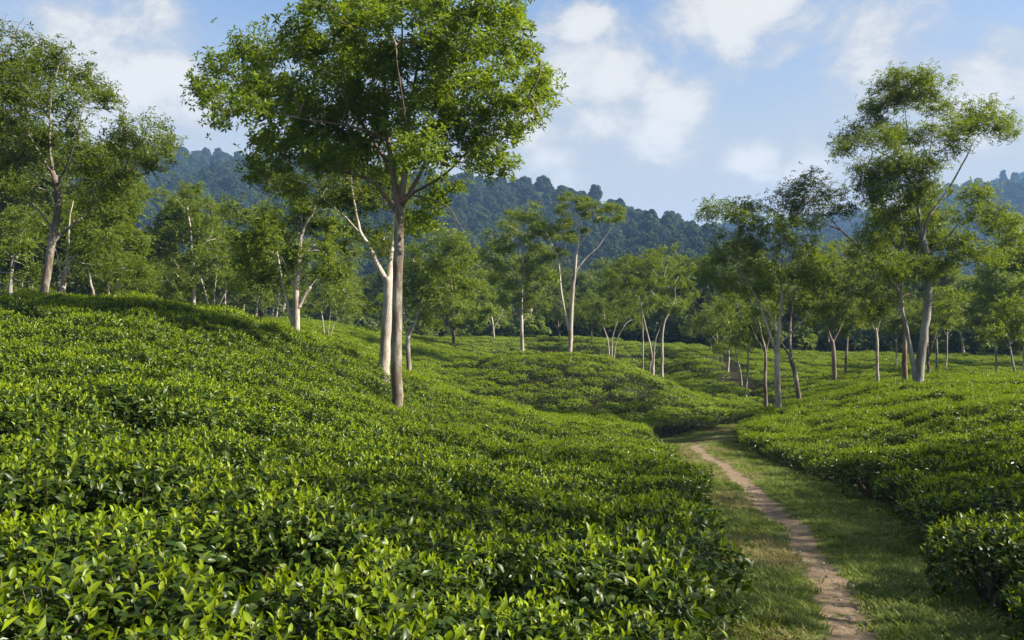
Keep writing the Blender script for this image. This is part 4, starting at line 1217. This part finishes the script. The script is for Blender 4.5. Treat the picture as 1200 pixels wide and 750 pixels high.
# bush by bush: pruning height and spread differ
sxy = SX[:, 2] * trng.uniform(0.92, 1.12, len(SX))
szz = trng.normal(1.0, 0.085, len(SX)) + 0.07 * np.sin(SX[:, 0] * 1.3) * np.sin(SX[:, 1] * 0.9 + 1)
far_pts = {1: [], 2: []}
n_near = 0
for i in range(len(SX)):
    x, y, z = SX[i, 0], SX[i, 1], SZ[i]
    rx, ry = math.atan(gy[i]) * 0.8, -math.atan(gx[i]) * 0.8
    if i in single:
        left = x < np.interp(y, PY, PX)
        lod = 0 if dist[i] < 14 else 1
        fo, st = LODS[lod][i % 6]
        e = empty('tea_bush', (x, y, z))
        e.rotation_mode = 'XYZ'
        # slope tilt applied after the turn about the bush's own axis
        from mathutils import Euler
        e.rotation_euler = (Euler((rx, ry, 0)).to_matrix() @ Euler((0, 0, rotz[i])).to_matrix()).to_euler()
        e.scale = (sxy[i], sxy[i], szz[i])
        edge = abs(x - (np.interp(y, PY, XL) if left else np.interp(y, PY, XR))) < 1.1
        if left and edge:
            tag(e, 'tea bush on the hedge edge of the left slope, bordering the grassy path', 'tea bush', 'hedge bushes left of the path')
        elif left:
            tag(e, 'glossy tea bush merging into the closed canopy of the left slope', 'tea bush', 'tea bushes of the near left slope')
        elif y < 10.2 + 0.05 * x:
            tag(e, 'tea bush of the small block right of the path, before the cross gap', 'tea bush', 'tea bushes of the small right block')
        elif edge:
            tag(e, 'tea bush on the shaded hedge face right of the dirt path', 'tea bush', 'hedge bushes right of the path')
        else:
            tag(e, 'tea bush in the trimmed block of the right slope beyond the cross gap', 'tea bush', 'tea bushes of the right slope')
        tag(link(bpy.data.objects.new('foliage', fo), e), kind='stuff')
        tag(link(bpy.data.objects.new('stems', st), e), kind='stuff')
        if dist[i] < 9.0:
            k = int(trng.integers(7, 13)) if dist[i] < 6.5 else int(trng.integers(4, 8))
            for _ in range(k):
                a = trng.uniform(0, 6.28); r = math.sqrt(trng.random()) * 0.56
                whole, stem_me, leaf_mes = SHOOTS[int(trng.integers(0, 8))]
                s = link(bpy.data.objects.new('shoot', stem_me if dist[i] < 5.5 else whole), e)
                if dist[i] < 5.5:
                    for lm in leaf_mes:
                        link(bpy.data.objects.new('leaf', lm), s)
                s.location = (r * math.cos(a), r * math.sin(a), BUSH_H * (1 - 0.32 * (r / .62) ** 3) - 0.055)
                s.rotation_euler = (trng.normal(0, .18), trng.normal(0, .18), trng.uniform(0, 6.28))
                sc = trng.uniform(.8, 1.2)
                s.scale = (sc, sc, sc)
    else:
        lod = 1 if dist[i] < 32 else 2
        far_pts[lod].append((x, y, z, rx, ry, rotz[i], sxy[i], szz[i], long[i]))
from mathutils import Euler
for lod, nm, lab in ((1, 'tea_field', 'closed tea canopy farther up the two near slopes'), (2, 'tea_field', 'rows of trimmed tea bushes on the knoll and far fields')):
    A = np.array(far_pts[lod])
    rot = np.array([(Euler((a[3], a[4], 0)).to_matrix() @ Euler((0, 0, a[5])).to_matrix()).to_euler()[:] for a in A])
    scl = np.stack([A[:, 6] * A[:, 8], A[:, 6], A[:, 7]], -1)
    protos = []
    for (fo, st) in LODS[lod]:
        protos.append(fo)
    instancer(nm, A[:, :3], rot, scl, trng.integers(0, 6, len(A)), protos, lab, 'tea field')
print('tea bushes', len(SX), 'single', len(single))


# ------------------------------------------------------------------ grass on the verge
def tuft(seed, dry, hgt):
    rng = np.random.default_rng(seed)
    s = Soup()
    n = 26
    a = rng.uniform(0, 6.28, n); r = 0.10 * np.sqrt(rng.random(n))
    b = np.stack([r * np.cos(a), r * np.sin(a), -0.01 + 0 * r], -1)
    lean = np.stack([np.cos(a), np.sin(a), 0 * a], -1) * rng.uniform(.15, 1.1, (n, 1)) + 0.4 * rng.standard_normal((n, 3)) * np.array([1, 1, 0])
    h = hgt * rng.uniform(.5, 1.3, n)[:, None]
    w = rng.uniform(.004, .009, n)[:, None]
    side = unit(np.cross(lean + np.array([0, 0, .01]), np.array([0, 0, 1.0])))
    m1 = b + np.array([0, 0, 1.0]) * h * .55 + lean * h * .3
    tip = b + np.array([0, 0, 1.0]) * h * .85 + lean * h * .95
    V = np.stack([b - side * w, b + side * w, m1 + side * w * .8, m1 - side * w * .8, tip], 1).reshape(-1, 3)
    k = np.arange(n)[:, None] * 5
    s.add(V, k + np.array([0, 1, 2, 3]), k + np.array([3, 2, 4]), 0)
    return s.mesh('grass_tuft', [M['grass_dry'] if dry else M['grass']])


TUFTS = [tuft(700 + i, False, h) for i, h in enumerate((.07, .09, .11, .14))] + [tuft(710 + i, True, h) for i, h in enumerate((.06, .09, .12))]
grng = np.random.default_rng(31)
GP, GR, GS, GV = [], [], [], []
ys = np.concatenate([grng.uniform(2.5, 14, 9000), grng.uniform(14, 48, 13000)])
xs = np.interp(ys, PY, XL) - .45 + grng.random(len(ys)) * (np.interp(ys, PY, XR) - np.interp(ys, PY, XL) + .9)
off = np.abs(xs - np.interp(ys, PY, PX))
zs = ground(xs, ys)
patch = np.sin(xs * 1.9 + ys * .7) + np.sin(ys * 1.3 - xs * .8 + 2) + grng.normal(0, .7, len(ys))
for x, y, z, o, pt in zip(xs, ys, zs, off, patch):
    if o < .12 + .24 * grng.random() ** .7 and y < 38.5: continue
    dry = pt + 1.1 * (x < np.interp(y, PY, PX)) + 1.4 * (y > 22) - 1.6 * max(0, o - .55) > 1.25  # dry patches; extra straw colour far off stands in for light on the clearing
    GP.append((x, y, z)); GR.append((0, 0, grng.uniform(0, 6.28)))
    s = grng.uniform(.55, 1.15) * (0.75 if o < .45 else 1.0)
    GS.append((s * 1.15, s * 1.15, s)); GV.append(int(grng.integers(4, 7)) if dry else int(grng.integers(0, 4)))
instancer('verge_grass', np.array(GP), np.array(GR), np.array(GS), np.array(GV), TUFTS, 'short green and dry grass along both sides of the path', 'grass')


# small stones and clods lying on the worn line
def pebble(seed):
    rng = np.random.default_rng(seed)
    v = np.array([[1, 0, 0], [-1, 0, 0], [0, 1, 0], [0, -1, 0], [0, 0, .7], [.6, .6, .4], [-.6, .6, .35], [.6, -.6, .45], [-.6, -.6, .4]], float)
    v *= rng.uniform(.75, 1.25, (9, 1))
    t = [(0, 5, 4), (5, 2, 4), (2, 6, 4), (6, 1, 4), (1, 8, 4), (8, 3, 4), (3, 7, 4), (7, 0, 4)]
    return mesh_np('pebble', v * .018, None, t, [M['bark_grey']])


PEB = [pebble(800 + i) for i in range(5)]
prng = np.random.default_rng(44)
yy = prng.uniform(4, 38, 420); xx = np.interp(yy, PY, PX) + prng.normal(0, .22, len(yy))
instancer('path_stones', np.stack([xx, yy, ground(xx, yy) + .012], -1), np.stack([0 * xx, 0 * xx, prng.uniform(0, 6.28, len(xx))], -1),
          prng.uniform(.3, 1.5, (len(xx), 1)) ** 1.5 * np.ones((1, 3)), prng.integers(0, 5, len(xx)), PEB, 'small stones and clods scattered along the dirt path', 'stones')


# ------------------------------------------------------------------ haze: the air between here and the hills
def build_haze():
    x0, x1, y0, y1, z0, z1 = -1950, 1950, -800, 2900, -6.0, 345.0
    V = [(x, y, z) for z in (z0, z1) for y in (y0, y1) for x in (x0, x1)]
    F = [(0, 2, 3, 1), (4, 5, 7, 6), (0, 1, 5, 4), (1, 3, 7, 5), (3, 2, 6, 7), (2, 0, 4, 6)]
    me = bpy.data.meshes.new('haze'); me.from_pydata(V, [], F); me.update()
    m, t, out = new_mat('haze_air')
    pv = node(t, 'ShaderNodeVolumePrincipled', ins={'Color': (0.32, 0.56, 1.0, 1), 'Density': 0.00027, 'Anisotropy': 0.0})
    t.links.new(pv.outputs[0], out.inputs['Volume'])
    me.materials.append(m)
    tag(link(bpy.data.objects.new('haze', me)), 'thin blue haze filling the valley air', 'haze', kind='stuff')


build_haze()
